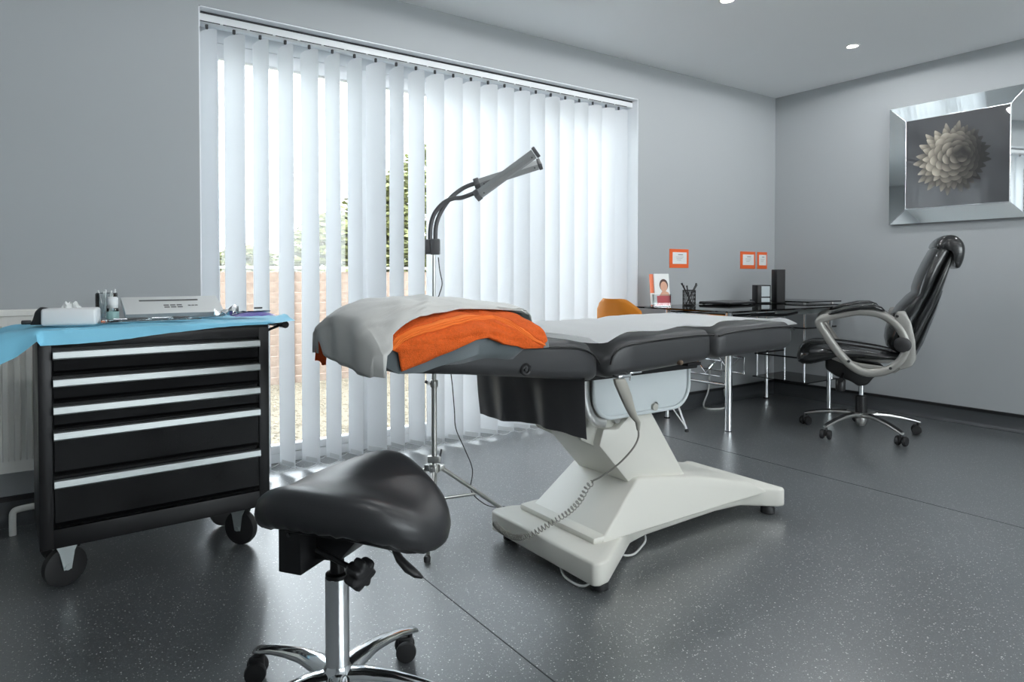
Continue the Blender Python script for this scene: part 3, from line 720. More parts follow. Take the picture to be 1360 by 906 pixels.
# paper strip on the couch
def couch_top(x): return interp([(1.05, .789), (1.25, .781), (1.32, .770), (1.365, .752), (1.40, .752), (1.45, .768), (1.5, .776), (1.85, .781), (1.898, .778), (1.96, .787), (2.34, .788), (2.375, .778), (2.40, .764)], x)
bm = nb(); rows = []
near = [(1.20, 1.62), (1.28, 1.47), (1.38, 1.488), (1.47, 1.485), (1.60, 1.49), (1.80, 1.515), (1.90, 1.50), (1.93, 1.505), (2.05, 1.545), (2.2, 1.56), (2.33, 1.51), (2.395, 1.475)]
nx = 70
for i in range(nx + 1):
    u = i / nx; x = lerp(1.20, 2.40, u); yn = interp(near, x); row = []
    for j in range(15):
        v = j / 14; y = lerp(yn, 2.078, v)
        z = couch_top(x) + .004 + .0035 * abs(noise.noise(Vector((x * 7, y * 3, 1)))) * 2 + .002 * (1 if j == 0 else 0)
        if j == 0: z += .003 * (1 + math.sin(x * 22))
        row.append((x, y, z))
    rows.append(row)
loft(bm, rows, False, False); bmesh.ops.solidify(bm, geom=bm.faces[:], thickness=-.0015)
tag(obj('paper_roll_sheet', bm, 'paper', None, 60), 'long white disposable paper strip lying along the couch', 'paper sheet')

# ---- cloths on the head end: one padded dome shape carries them
HT = [(.60, .83), (.636, .838), (.655, .852), (.69, .865), (.744, .877), (.898, .882), (1.04, .874), (1.15, .859), (1.3, .825), (1.40, .785), (1.45, .772)]
YFt = [(.60, 1.86), (.64, 1.88), (.75, 1.97), (.9, 2.06), (1.1, 2.09), (1.5, 2.09)]
YNt = [(.60, 1.46), (.75, 1.435), (1.12, 1.43), (1.16, 1.46), (1.25, 1.58), (1.42, 1.84), (1.5, 1.9)]
ZBt = [(.6, .78), (.9, .79), (1.15, .765), (1.45, .70)]
def S(x, ps, off=0.0):
    yn, yf, ht, zb_ = interp(YNt, x), interp(YFt, x), interp(HT, x), interp(ZBt, x)
    if ps < 0: return Vector((x, yn - off, zb_ + ps))
    if ps > PI: return Vector((x, yf + off, zb_ - (ps - PI)))
    c, s = math.cos(ps), max(0, math.sin(ps)); n = 2 / interp([(.64, 2.0), (.72, 2.4)], x); a = (yf - yn) / 2 + off; h = ht - zb_ + off
    return Vector((x, (yn + yf) / 2 - a * math.copysign(abs(c) ** n, c), zb_ + h * s ** n))
def poly_at(pts, s):
    """point at fraction s along a polyline of (x, psi)"""
    f = s * (len(pts) - 1); i = min(int(f), len(pts) - 2); f -= i
    return lerp(pts[i][0], pts[i + 1][0], f), lerp(pts[i][1], pts[i + 1][1], f)
def ruled(lo, up, nu, nv, off, wob=.003, seed=0, th_=.004):
    bm = nb(); rows = []
    for j in range(nv + 1):
        row = []
        for i in range(nu + 1):
            a = poly_at(lo, i / nu); b = poly_at(up, i / nu); x, p = lerp(a[0], b[0], j / nv), lerp(a[1], b[1], j / nv)
            o = off + wob * noise.noise(Vector((x * 12, p * 4, seed))) + wob * .5 * noise.noise(Vector((x * 30, p * 9, seed + 5)))
            row.append(S(x, p, o))
        rows.append(row)
    loft(bm, rows, False, False); bmesh.ops.recalc_face_normals(bm, faces=bm.faces); return bm
# padded pillow, in a grey green cover
bm = nb(); rows = []
xs_ = [.652 + (1.40 - .652) * (i / 60) for i in range(61)]
for x in xs_:
    e = min(1, (x - .63) / .05); row = []
    low = interp([(.64, -.02), (.69, -.052), (.75, -.055), (.84, -.038), (.93, -.022), (1.05, -.004), (1.15, .0), (1.4, .0)], x)
    n_ = 36
    for j in range(n_ + 1):
        ps = lerp(low, PI, j / n_); o = -.004 - .010 * (1 - e)
        fold = .006 * math.sin(x * 38 + ps * 3) * max(0, 1 - abs(ps) / .5) if x < 1.1 else 0
        row.append(S(x, ps, o + fold))
    q = row[0]; zf = max(.79 - .0, couch_top(max(1.05, x)) if x > 1.05 else .80)
    row.append(Vector((x, row[-1].y - .03, row[0].z))); row.append(Vector((x, row[0].y + .045, min(row[0].z, .735) if x < 1.05 else row[0].z - .002)))
    rows.append(row)
loft(bm, rows, True, True)
pil = obj('pillow', bm, 'undercloth', None, 60); tag(pil, 'padded pillow in a grey green cover at the head of the couch, under the towels', 'pillow')
orlow = [(.693, -.045), (.743, -.03), (.80, -.015), (.857, 0), (.91, .10), (.936, .14), (.955, .09), (.975, .02), (1.036, -.005), (1.108, .0)]
orup = [(.657, .158), (.671, .42), (.714, .578), (.807, .762), (.907, .867), (1.007, .91), (1.05, .73), (1.075, .45), (1.095, .2), (1.110, .06)]
def mix(a, b, t): return [(lerp(p[0], q[0], t), lerp(p[1], q[1], t)) for p, q in zip(a, b)]
up_ext = [(.70, .75), (.74, .95), (.80, 1.1), (.87, 1.25), (.95, 1.3), (1.04, 1.25), (1.08, 1.0), (1.10, .7), (1.12, .4), (1.125, .15)]
tow = thing('orange_towel', 'bright orange terry towel draped over the near side of the couch head', 'towel', (.9, 1.45, .75))
def resample(a, n=28): return [poly_at(a, i / (n - 1)) for i in range(n)]
lo_, up_ = resample(orlow), resample(orup)
bm = ruled(lo_, mix(lo_, up_, .56), 90, 22, .008, .010, 1, .006); thick(obj('terry_border', bm, 'towel', tow, 70), .007)
bm = ruled(mix(lo_, up_, .56), mix(lo_, up_, .83), 90, 8, .006, .006, 1, .004)
thick(obj('woven_band', bm, 'towelband', tow, 70), .004)
bm = ruled(mix(lo_, up_, .83), resample(up_ext), 90, 14, .006, .005, 1, .005); thick(obj('terry_field', bm, 'towel', tow, 70), .006)
for f in (.60, .66, .71):
    bm = nb(); tube(bm, [S(*poly_at(mix(lo_, up_, f), i / 90), .014) for i in range(91)], .0018, 5); obj('woven_rib', bm, 'towelband', tow, 70)
# end of the same towel showing at the far left, under the grey cloth
bm = nb(); rows = []
for j in range(9):
    z = lerp(.815, .718, j / 8); rows.append([(.640 + .003 * math.sin(i * .9 + j * .4), lerp(1.80, 1.885, i / 8), z - .004 * math.sin(i * .7)) for i in range(9)])
rows2 = [[(.70, lerp(1.80, 1.885, i / 8) + .02, .86) for i in range(9)]]
loft(bm, rows, False, False); bmesh.ops.solidify(bm, geom=bm.faces[:], thickness=.006); obj('hanging_corner', bm, 'towel', tow, 70)
# pale grey cloth over everything at the head
bm = nb(); rows = []
xrt = [(-.045, .640), (.0, .645), (.1, .658), (.42, .674), (.58, .716), (.76, .808), (.87, .907), (.92, 1.007), (.96, 1.12), (1.0, 1.25), (1.06, 1.40), (3.2, 1.41)]
NJ = 64
for j in range(NJ + 1):
    ps = lerp(-.05, 3.18, j / NJ) if j > 6 else lerp(-.05, .30, j / 6 * (lerp(-.05, 3.18, 6 / NJ) + .05) / .35)
    xr_ = interp(xrt, ps); row = []
    for i in range(-9, 61):
        if i < 0:
            p = S(.636, max(ps, 0) if ps > 0 else ps, .012); q = -i / 9
            zl = interp([(1.42, .728), (1.5, .728), (1.6, .735), (1.75, .738), (1.82, .748), (1.88, .775)], p.y)
            lowz = min(p.z, zl); zz = lerp(p.z, lowz, q)
            yy = p.y + (1.66 - p.y) * .10 * q * (1 if ps > .6 else .25)
            row.append(Vector((.624 + .05 * max(0, p.y - 1.50) - .006 * math.sin(q * 2.5) + .004 * math.sin(p.y * 40 + q * 2), yy, zz)))
        else:
            x = lerp(.636, xr_, i / 60)
            o = .017 + .004 * noise.noise(Vector((x * 9, ps * 3, 4)))
            # creases radiating from the near corner
            cdx = x - .66; o += .010 * abs(noise.noise(Vector((x * 14 + ps * 3, ps * 2.0, 11)))) + .016 * math.exp(-((cdx * 3.2 - (ps - .1) * .55) / .06) ** 2) * math.exp(-cdx * 4) + .010 * math.exp(-((cdx * 1.7 - (ps - .25) * .2) / .05) ** 2) * math.exp(-cdx * 5)
            row.append(S(x, ps, o))
    rows.append(row)
loft(bm, rows, False, False); tag(thick(obj('grey_cloth', bm, 'greycloth', None, 70), .003), 'pale grey cotton pillowcase cloth laid over the head of the couch', 'cloth')

# ------------------------------------------------------------------ lamp on tripod
LX, LY = 1.22, 2.246
lamp = thing('tripod_lamp', 'grey twin bar lamp on a thin silver tripod behind the couch', 'lamp', (LX, LY, 0))
def fr(r, d, z):   # r along image right, d away from the camera, from the lamp pole
    return (LX + .8171 * r + .5764 * d, LY - .5764 * r + .8171 * d, z)
bm = nb(); cyl(bm, (LX, LY, .10), (LX, LY, .56), .0105); po = obj('lower_pole', bm, 'satinchrome', lamp)
bm = nb(); cyl(bm, (LX, LY, .5), (LX, LY, .865), .0085); obj('middle_pole', bm, 'satinchrome', lamp)
bm = nb(); cyl(bm, (LX, LY, .85), (LX, LY, 1.05), .0065); obj('upper_pole', bm, 'satinchrome', lamp)
for z in (.552, .862):
    bm = nb(); lathe(bm, [(.014, -.014), (.015, -.01), (.015, .01), (.013, .014)], 16, T((LX, LY, z))); box(bm, fr(-.018, 0, z), (.018, .012, .012), .002)
    k_ = obj('clamp', bm, 'satinchrome', lamp); bm = nb(); cyl(bm, fr(-.02, 0, z + .0), fr(-.034, 0, z + .008), .006, 10); obj('clamp_knob', bm, 'lampdark', k_)
bm = nb(); box(bm, (0, 0, 0), (.05, .03, .026), .004, T((LX, LY, .262)) @ rotZ(-.6)); lathe(bm, [(.02, -.015), (.02, .015)], 16, T((LX, LY, .228))); spd = obj('leg_bracket', bm, 'satinchrome', lamp)
bm = nb(); cyl(bm, fr(.022, 0, .27), fr(.028, 0, .30), .004, 8); obj('clamp_knob', bm, 'lampdark', spd)
bm = nb(); lathe(bm, [(.018, -.008), (.018, .008)], 14, T((LX, LY, .105))); obj('brace_collar', bm, 'satinchrome', lamp)
for a in (237, 357, 117):
    a = math.radians(a); dx, dy = math.cos(a), math.sin(a); R = .31
    bm = nb(); tube(bm, [(LX + dx * .022, LY + dy * .022, .23), (LX + dx * R, LY + dy * R, .008)], .0085, 10); lgp = obj('leg', bm, 'satinchrome', lamp)
    bm = nb(); lathe(bm, [(.011, 0), (.012, .014), (.009, .02)], 12, T((LX + dx * R, LY + dy * R, 0))); obj('rubber_foot', bm, 'rubber', lgp)
    bm = nb(); tube(bm, [(LX + dx * .015, LY + dy * .015, .105), (LX + dx * .20, LY + dy * .20, .095)], .006, 8, flat=.5); obj('brace', bm, 'satinchrome', lamp)
    bm = nb(); box(bm, (0, 0, 0), (.022, .02, .024), .003, T((LX + dx * .03, LY + dy * .03, .225)) @ rotZ(a)); obj('leg_joint', bm, 'satinchrome', lamp)
bm = nb(); box(bm, (0, 0, 0), (.036, .03, .060), .004, T(fr(.006, -.006, 1.073)) @ rotZ(-.6)); box(bm, (0, 0, 0), (.026, .03, .056), .004, T(fr(-.020, .0, 1.073)) @ rotZ(-.6)); ctl = obj('control_box', bm, 'lampdark', lamp)
def uvp(u, v, d=0.0):
    s = 885 / (2.54 + d); return fr((u - 680) / s - (-103 / 348.5), d, .967 - (v - 365) / s)
bm = nb(); tube(bm, smoothpts([uvp(572, 318), uvp(573, 300), uvp(578, 284), uvp(590, 270), uvp(603, 264), uvp(614, 263), uvp(628, 258, -.01), uvp(636, 255, -.01)], 6), .0085, 10); obj('gooseneck', bm, 'lampdark', lamp)
bm = nb(); tube(bm, smoothpts([uvp(579, 318, .01), uvp(580, 300, .01), uvp(586, 283, .015), uvp(598, 265, .02), uvp(612, 253, .03), uvp(626, 246, .03), uvp(642, 242, .03)], 6), .0085, 10); obj('gooseneck', bm, 'lampdark', lamp)
def bar(p0, p1, name='light_bar'):
    a, b = Vector(p0), Vector(p1); d = (b - a).normalized(); L_ = (b - a).length
    # frame: x along the bar, z as the up-facing back
    camdir = Vector((-.5764, -.8171, 0)); zax = (Vector((0, 0, 1)) - d * d.z).normalized(); zax = (zax * .75 + (camdir - d * camdir.dot(d)).normalized() * .66).normalized(); yax = zax.cross(d)
    m_ = Matrix(((d.x, yax.x, zax.x, a.x), (d.y, yax.y, zax.y, a.y), (d.z, yax.z, zax.z, a.z), (0, 0, 0, 1)))
    bm = nb(); t = nb(); prof = [(-.020, -.012), (.020, -.012), (.022, -.004), (.016, .010), (-.016, .010), (-.022, -.004)]
    loft(t, [[(x, y, z) for y, z in prof] for x in (.012, L_ - .012)]); merge(bm, t, m_); o = obj(name, bm, 'lampgrey', lamp, 25)
    bm = nb(); box(bm, (.004, 0, -.001), (.022, .046, .028), .003, m_); obj('end_cap', bm, 'lampdark', o, 30); bm = nb(); box(bm, (L_ - .003, 0, -.001), (.014, .046, .027), .003, m_); obj('end_cap', bm, 'lampdark', o, 30)
    bm = nb(); box(bm, (L_ / 2, 0, -.0135), (L_ - .04, .028, .004), .001, m_); obj('diffuser_strip', bm, 'ledflat', o, 30)
    for x in (.03, L_ - .026):
        bm = nb(); lathe(bm, [(.003, -.002), (.003, .001), (.001, .001)], 8, m_ @ T((x, -.0195, .002)) @ Matrix.Rotation(PI / 2, 4, 'X')); obj('screw', bm, 'lampdark', o, 30)
bar(uvp(634, 260, -.02), uvp(713, 202, -.06)); bar(uvp(633, 245, .03), uvp(718, 218, .03))
bm = nb(); tube(bm, smoothpts([uvp(583, 342, .01), uvp(585, 360, .02), uvp(588, 377, .02), uvp(584, 392, .02), uvp(582, 402, .03), uvp(592, 450, .06), uvp(600, 500, .08), uvp(604, 545, .08), uvp(606, 570, .07), uvp(618, 598, .05), uvp(628, 625, .02)] + [(1.40, 2.27, .10), (1.47, 2.29, .03), (1.52, 2.28, .006), (1.58, 2.24, .005), (1.66, 2.15, .005)], 6), .0022, 6); obj('power_cord', bm, 'darkcable', lamp, 60)

# ------------------------------------------------------------------ saddle stool
SX, SY = .50, 1.345
sA = -math.radians(35.2)       # image right / away frame
stool = thing('saddle_stool', 'black leatherette saddle stool on a chrome five star base in the foreground', 'stool', (SX, SY, 0), sA)
bm = nb(); lathe(bm, [(.0, .055), (.040, .058), (.044, .085), (.040, .125), (.030, .140), (.0255, .150), (.0245, .152), (.0245, .334), (.021, .338), (.001, .338)][1:], 32)
obj('gas_column', bm, 'chrome', stool, 40, False)
bm = nb(); lathe(bm, [(.024, .334), (.0242, .342), (.015, .344), (.001, .344)], 28); lathe(bm, [(.0145, .33), (.0145, .46)], 20); obj('gas_rod', bm, 'blacksatin', stool, 40, False)
# arms in local frame (x right, y away)
a0 = math.radians(110 + 35.2 - 35.2)
angs = [math.radians(math.degrees(math.atan2(1.639 - SY, .408 - SX)) + 35.2 - 2 - 72 * k) for k in range(5)]
for ia, a in enumerate(angs):
    c, s = math.cos(a), math.sin(a); R = .305
    prof = [(.020, .118, .030, .024), (.06, .124, .027, .020), (.12, .120, .021, .017), (.18, .108, .019, .014), (.24, .092, .018, .012), (.285, .076, .019, .011), (.312, .066, .018, .010), (.322, .062, .010, .006)]
    rings = []
    for r, z, w_, h in prof:
        rings.append([Vector((c * r - s * w_ * math.cos(t) * (1), s * r + c * w_ * math.cos(t), z + (h * math.sin(t) if math.sin(t) > 0 else h * .75 * math.sin(t)))) for t in [2 * PI * k / 18 for k in range(18)]])
    bm = nb(); loft(bm, rings); obj('base_arm', bm, 'chrome', stool, 60, False)
    bm = nb(); cas = None
    tw = a + (0.9, 2.2, .4, 1.7, 2.6)[ia]
    cx_, cy_ = c * .300, s * .300
    mt = T((cx_ + .012 * math.cos(tw), cy_ + .012 * math.sin(tw), .0255)) @ rotZ(tw)
    # hood + stem
    t = nb(); lathe(t, [(.006, .0), (.006, .042)], 10, T((-.012, 0, 0))); box(t, (0, 0, .012), (.036, .014, .034), .005); merge(bm, t, mt)
    ca = obj('caster', bm, 'blackplastic', stool, 40, False)
    for sgn in (-1, 1):
        bm = nb(); lathe(bm, [(.004, -.011), (.020, -.010), (.0245, -.005), (.0255, .002), (.0235, .009), (.012, .011), (.001, .0115)] if sgn > 0 else [(.004, .011), (.020, .010), (.0245, .005), (.0255, -.002), (.0235, -.009), (.012, -.011), (.001, -.0115)], 22, mt @ T((0, sgn * .0175, 0)) @ Matrix.Rotation(-PI / 2, 4, 'X')); obj('wheel', bm, 'rubber', ca, 50, False)
# saddle seat
SR = -math.radians(20)        # seat turned in the local frame
def seat_xy(s, t): return (.034 + s * math.cos(SR) - t * math.sin(SR), .012 + s * math.sin(SR) + t * math.cos(SR))
def outline(th):
    c, s = math.cos(th), math.sin(th)
    if s >= 0: a, b, n = .213, .175, 2.05
    else: a, b, n = .213, .150, 2.4
    r = 1 / ((abs(c) / a) ** n + (abs(s) / b) ** n) ** (1 / n)
    # narrower pommel with a waist at each side
    if s > 0: r *= 1 - .08 * math.sin(2 * th if th < PI / 2 else 2 * (PI - th)) ** 2
    return r
def ztop(x, t):
    ridge = math.exp(-(x / .085) ** 2)
    pomm = 1 / (1 + math.exp(-(t - .02) / .045))
    cant = math.exp(-((t + .115) / .06) ** 2)
    base = .546 - .042 * (x * x / .04) - .012 * (x * x / .04) * pomm
    return base + .018 * ridge * pomm + .008 * (1 - ridge) * cant * 1.0 - .010 * math.exp(-((t + .02) / .07) ** 2)
bm = nb(); NTH = 72; rings = []
for f, dzf in [(.0, 0), (.12, 0), (.25, 0), (.38, 0), (.5, 0), (.62, 0), (.72, 0), (.80, .001), (.87, .004), (.925, .010), (.965, .019), (.99, .031), (1.0, .044), (.99, .056), (.965, .066), (.93, .072), (.86, .075)]:
    ring = []
    for k in range(NTH):
        th = 2 * PI * k / NTH; r = outline(th) * max(f, .002); x, t = r * math.cos(th), r * math.sin(th)
        z = ztop(x * .985, t) - dzf
        if f >= .86 and dzf > .03:
            rim = ztop(outline(th) * .9 * math.cos(th), outline(th) * .9 * math.sin(th)); z = rim - dzf - .004
            z -= .0025 * math.sin(k * 2.3) * (dzf > .05)
        elif f > .86:
            rim = ztop(outline(th) * .9 * math.cos(th), outline(th) * .9 * math.sin(th)); z = lerp(z, rim - dzf, (f - .86) / .14)
        px, py = seat_xy(x, t); ring.append((px, py, z))
    rings.append(ring)
loft(bm, rings); seat = obj('seat', bm, 'leather', stool, 80, False)
bm = nb(); pl = []
for k in range(40):
    th = 2 * PI * k / 40; r = outline(th) * .84; pl.append((r * math.cos(th), r * math.sin(th)))
t = nb(); rg = []
for dz_ in (.0, .014): rg.append([(*seat_xy(x * .9, y * .9), ztop(x, y) - .078 - dz_) for x, y in pl])
loft(t, rg); merge(bm, t); obj('seat_pan', bm, 'blacksatin', stool, 40, False)
mS = T((.034, .012, 0)) @ rotZ(SR)
bm = nb(); box(bm, (-.092, -.020, .412), (.055, .150, .105), .003, mS); tb = obj('tilt_box', bm, 'blacksatin', stool, 30, False)
bm = nb(); prism(bm, [(-.075, .475), (.085, .475), (.03, .42), (-.01, .375), (-.075, .372)], -.045, .06, 'y', .004, mS); obj('tilt_plate', bm, 'blacksatin', stool, 30, False)
bm = nb(); cyl(bm, mS @ Vector((-.092, -.099, .440)), mS @ Vector((-.092, -.094, .440)), .004, 10); obj('bolt', bm, 'blackplastic', tb, 30, False)
# tilt knob and lever
ks, ke = Vector((-.03, -.045, .410)), Vector((.058, -.080, .382))
bm = nb(); cyl(bm, ks, ke, .0055, 12); kn = obj('knob_shaft', bm, 'blacksatin', stool, 40, False)
dr_ = (ke - ks).normalized(); bm = nb(); kp = []
mK = axisM(ke, dr_ + Vector((.15, -.35, 0)))
rg = []
for z, sc in ((-.004, .75), (0, .95), (.006, 1), (.020, 1), (.026, .93), (.029, .75)):
    rg.append([((.028 + .0042 * math.cos(7 * t)) * sc * math.cos(t), (.028 + .0042 * math.cos(7 * t)) * sc * math.sin(t), z) for t in [2 * PI * k / 70 for k in range(70)]])
t = nb(); loft(t, rg); merge(bm, t, mK); lathe(bm, [(.012, -.016), (.012, -.002)], 16, mK); obj('knob', bm, 'blackplastic', kn, 40, False)
bm = nb(); pts_ = [Vector((.10, -.05, .450)), Vector((.125, -.056, .425)), Vector((.142, -.064, .398)), Vector((.160, -.070, .382)), Vector((.178, -.076, .372)), Vector((.190, -.08, .368))]
tube(bm, pts_, [.006, .011, .018, .021, .016, .005], 14, flat=.45, up=(.0, -1, .3)); obj('height_lever', bm, 'blackplastic', stool, 60, False)

# ------------------------------------------------------------------ office chair
OX, OY = 4.09, 2.09
of = thing('office_chair', 'high backed black leather office chair with silver grey arm loops', 'chair', (OX, OY, 0), math.radians(118.8))
for i, wa in enumerate((101, 173, 245, 317, 29)):
    a = math.radians(wa - 118.8); c, s = math.cos(a), math.sin(a)
    prof = [(.02, .108, .022, .018), (.08, .116, .020, .016), (.16, .112, .018, .014), (.24, .098, .017, .012), (.30, .084, .016, .010), (.335, .074, .013, .008)]
    bm = nb(); loft(bm, [[Vector((c * r - s * w_ * math.cos(t), s * r + c * w_ * math.cos(t), z + h * math.sin(t))) for t in [2 * PI * k / 14 for k in range(14)]] for r, z, w_, h in prof]); am = obj('base_arm', bm, 'satinchrome', of, 60, False)
    bm = nb(); loft(bm, [[Vector((c * r - s * w_ * .8 * math.cos(t), s * r + c * w_ * .8 * math.cos(t), z + h * .72 + .005 * math.sin(t))) for t in [2 * PI * k / 12 for k in range(12)]] for r, z, w_, h in prof[1:]]); obj('arm_pad', bm, 'blackplastic', am, 60, False)
    tw = a + (1.2, .4, 2.0, 2.8, 1.0)[i]; mt = T((c * .325, s * .325, .028)) @ rotZ(tw)
    bm = nb(); t = nb(); lathe(t, [(.008, .0), (.008, .046)], 10); box(t, (.006, 0, .012), (.044, .014, .040), .006); merge(bm, t, mt); ca = obj('caster', bm, 'blackplastic', of, 40, False)
    for sg in (-1, 1):
        pr = [(.004, -.012), (.022, -.011), (.0275, -.005), (.028, .003), (.025, .010), (.001, .012)]
        bm = nb(); lathe(bm, [(r, z * sg) for r, z in pr], 20, mt @ T((.008, sg * .019, 0)) @ Matrix.Rotation(-PI / 2, 4, 'X')); obj('wheel', bm, 'rubber', ca, 50, False)
bm = nb(); lathe(bm, [(.02, .045), (.026, .05), (.034, .075), (.034, .125), (.028, .13)], 24); obj('base_hub', bm, 'satinchrome', of, 40, False)
bm = nb(); lathe(bm, [(.030, .115), (.033, .125), (.031, .225), (.026, .23), (.016, .232)], 24); obj('column_sleeve', bm, 'blackplastic', of, 40, False)
bm = nb(); lathe(bm, [(.0145, .22), (.0145, .36)], 20); obj('gas_rod', bm, 'chrome', of, 40, False)
bm = nb(); prism(bm, [(.20, .46), (-.10, .43), (-.13, .40), (-.06, .345), (-.03, .300), (.02, .290), (.05, .315), (.14, .345), (.20, .385)], -.07, .07, 'y', .02, seg=3)
mech = obj('mechanism', bm, 'blackplastic', of, 40, False)
bm = nb(); tube(bm, [(.10, .05, .37), (.11, .10, .345), (.115, .15, .335)], [.010, .010, .016], 10); lathe(bm, [(.024, -.03), (.028, -.02), (.028, .035), (.022, .042)], 18, T((.115, .10, .295))); obj('tension_knob', bm, 'blackplastic', mech, 50, False)
def srect(x, cz, hw, hz, p=2.6, n=28, cy=0.0):
    return [Vector((x, cy + hw * math.copysign(abs(math.cos(t)) ** (2 / p), math.cos(t)), cz + hz * math.copysign(abs(math.sin(t)) ** (2 / p), math.sin(t)))) for t in [2 * PI * k / n for k in range(n)]]
bm = nb(); loft(bm, [srect(x, (a + b) / 2, w_, (b - a) / 2) for x, a, b, w_ in ((.358, .45, .48, .14), (.350, .425, .515, .19), (.325, .412, .545, .22), (.28, .415, .560, .24), (.20, .440, .562, .25), (.10, .462, .550, .255), (.0, .468, .540, .255), (-.10, .466, .526, .25), (-.17, .468, .512, .235), (-.20, .478, .500, .18))])
st = obj('seat_cushion', bm, 'glossleather', of, 80, False)
for yy in (-.12, .12):
    bm = nb(); tube(bm, smoothpts([(.33, yy, .53), (.26, yy, .556), (.1, yy, .552), (-.08, yy, .53), (-.18, yy, .508)], 5), .004, 6); obj('seam', bm, 'piping', st, 60, False)
for sg in (-1, 1):
    bm = nb(); prism(bm, [(.165, .470), (.14, .486), (.02, .455), (-.13, .440), (-.20, .44), (-.16, .405), (-.02, .415), (.09, .440)], sg * .235 - .008, sg * .235 + .008, 'y', .005)
    obj('seat_side_trim', bm, 'silver', of, 40, False)
bc = [((-.13, .545), (-.20, .505), .19), ((-.120, .59), (-.225, .56), .225), ((-.125, .64), (-.242, .60), .238), ((-.145, .71), (-.265, .66), .246), ((-.185, .785), (-.30, .735), .246), ((-.235, .845), (-.32, .80), .242), ((-.262, .868), (-.335, .835), .238), ((-.262, .895), (-.35, .865), .240), ((-.280, .96), (-.375, .93), .236), ((-.312, 1.04), (-.405, 1.01), .226), ((-.345, 1.11), (-.435, 1.08), .212), ((-.385, 1.15), (-.455, 1.11), .195)]
def backring(f, b, w_, n=28, p=2.8):
    w_ *= .88
    f, b = Vector((f[0], 0, f[1])), Vector((b[0], 0, b[1])); c = (f + b) / 2; h = (f - b) / 2
    return [c + h * math.copysign(abs(math.sin(t)) ** (2 / p), math.sin(t)) + Vector((0, w_ * math.copysign(abs(math.cos(t)) ** (2 / p), math.cos(t)), 0)) for t in [2 * PI * k / n for k in range(n)]]
bm = nb(); loft(bm, [backring(*q) for q in bc]); bcx = obj('back_cushion', bm, 'glossleather', of, 80, False)
sh = [((-.17, .50), (-.235, .47), .15), ((-.205, .54), (-.285, .48), .20), ((-.23, .62), (-.325, .585), .225), ((-.27, .72), (-.365, .69), .235), ((-.31, .80), (-.40, .775), .235), ((-.345, .87), (-.425, .85), .230), ((-.385, .96), (-.452, .945), .222), ((-.42, 1.04), (-.475, 1.03), .208), ((-.45, 1.10), (-.49, 1.09), .18)]
sh = [((f[0] + .02, f[1]), (b[0] + .032, b[1]), w_) for f, b, w_ in sh]
bm = nb(); loft(bm, [backring(*q) for q in sh]); obj('back_padding', bm, 'glossleather', of, 80, False)
sh2 = [((-.225, .48), (-.255, .455), .14), ((-.27, .50), (-.305, .48), .17), ((-.31, .585), (-.345, .57), .19), ((-.35, .69), (-.38, .68), .20), ((-.388, .79), (-.412, .78), .195), ((-.42, .88), (-.436, .875), .17)]
sh2 = [((f[0] + .030, f[1]), (b[0] + .034, b[1]), w_) for f, b, w_ in sh2]
bm = nb(); loft(bm, [backring(*q) for q in sh2]); obj('back_shell', bm, 'shell', of, 80, False)
hr_ = smoothpts([(-.375, 0, 1.13), (-.395, 0, 1.17), (-.435, 0, 1.192), (-.485, 0, 1.18), (-.517, 0, 1.13), (-.515, 0, 1.06), (-.495, 0, 1.005), (-.475, 0, 1.01), (-.47, 0, 1.06), (-.45, 0, 1.10), (-.41, 0, 1.11)], 4, True)
cc = Vector((-.45, 0, 1.10)); bm = nb()
loft(bm, [[cc + (p - cc) * k_ + Vector((.018, y * .88, 0)) for p in hr_] for y, k_ in ((-.205, .55), (-.198, .85), (-.18, .97), (-.1, 1), (0, 1.01), (.1, 1), (.18, .97), (.198, .85), (.205, .55))]); obj('headrest', bm, 'glossleather', of, 80, False)
for sg in (-1, 1):
    y = sg * .275
    loop = smoothpts([(.232, y, .690), (.176, y, .722), (.10, y, .742), (.02, y, .757), (-.078, y, .745), (-.150, y, .700), (-.195, y, .640), (-.215, y, .56), (-.185, y, .480), (-.118, y, .425), (-.02, y, .405), (.059, y, .440), (.13, y, .52), (.19, y, .61)], 5, True)
    bm = nb(); tube(bm, loop, .0195, 10, closed=True, flat=1.25, up=(0, 1, 0)); am = obj('armrest', bm, 'silver', of, 60, False)
    bm = nb(); prism(bm, [(-.145, .70), (-.165, .76), (-.205, .765), (-.235, .70), (-.255, .60), (-.262, .50), (-.24, .455), (-.18, .43), (-.17, .47), (-.20, .55), (-.185, .64)], y - .014, y + .014, 'y', .008, seg=2); obj('arm_bracket', bm, 'silver', am, 40, False)
    bm = nb(); lathe(bm, [(.042, -.018), (.044, .0), (.042, .018), (.030, .024), (.001, .024)], 26, axisM((-.195, y, .575), (0, sg, 0))); obj('arm_hub', bm, 'blackplastic', am, 40, False)
    for px, pz in ((.075, .468), (-.135, .440), (-.165, .735)):
        bm = nb(); lathe(bm, [(.008, 0), (.008, .006), (.001, .006)], 12, axisM((px, y + sg * .017, pz), (0, sg, 0))); obj('bolt', bm, 'blackplastic', am, 40, False)
    bm = nb(); sec = [(.185, .735, .012, .006), (.165, .745, .030, .012), (.10, .765, .038, .016), (.02, .782, .040, .018), (-.05, .785, .040, .017), (-.09, .772, .034, .014), (-.105, .762, .015, .007)]
    loft(bm, [srect(x, z, hw, hz, cy=y) for x, z, hw, hz in sec]); obj('arm_pad', bm, 'glossleather', am, 80, False)

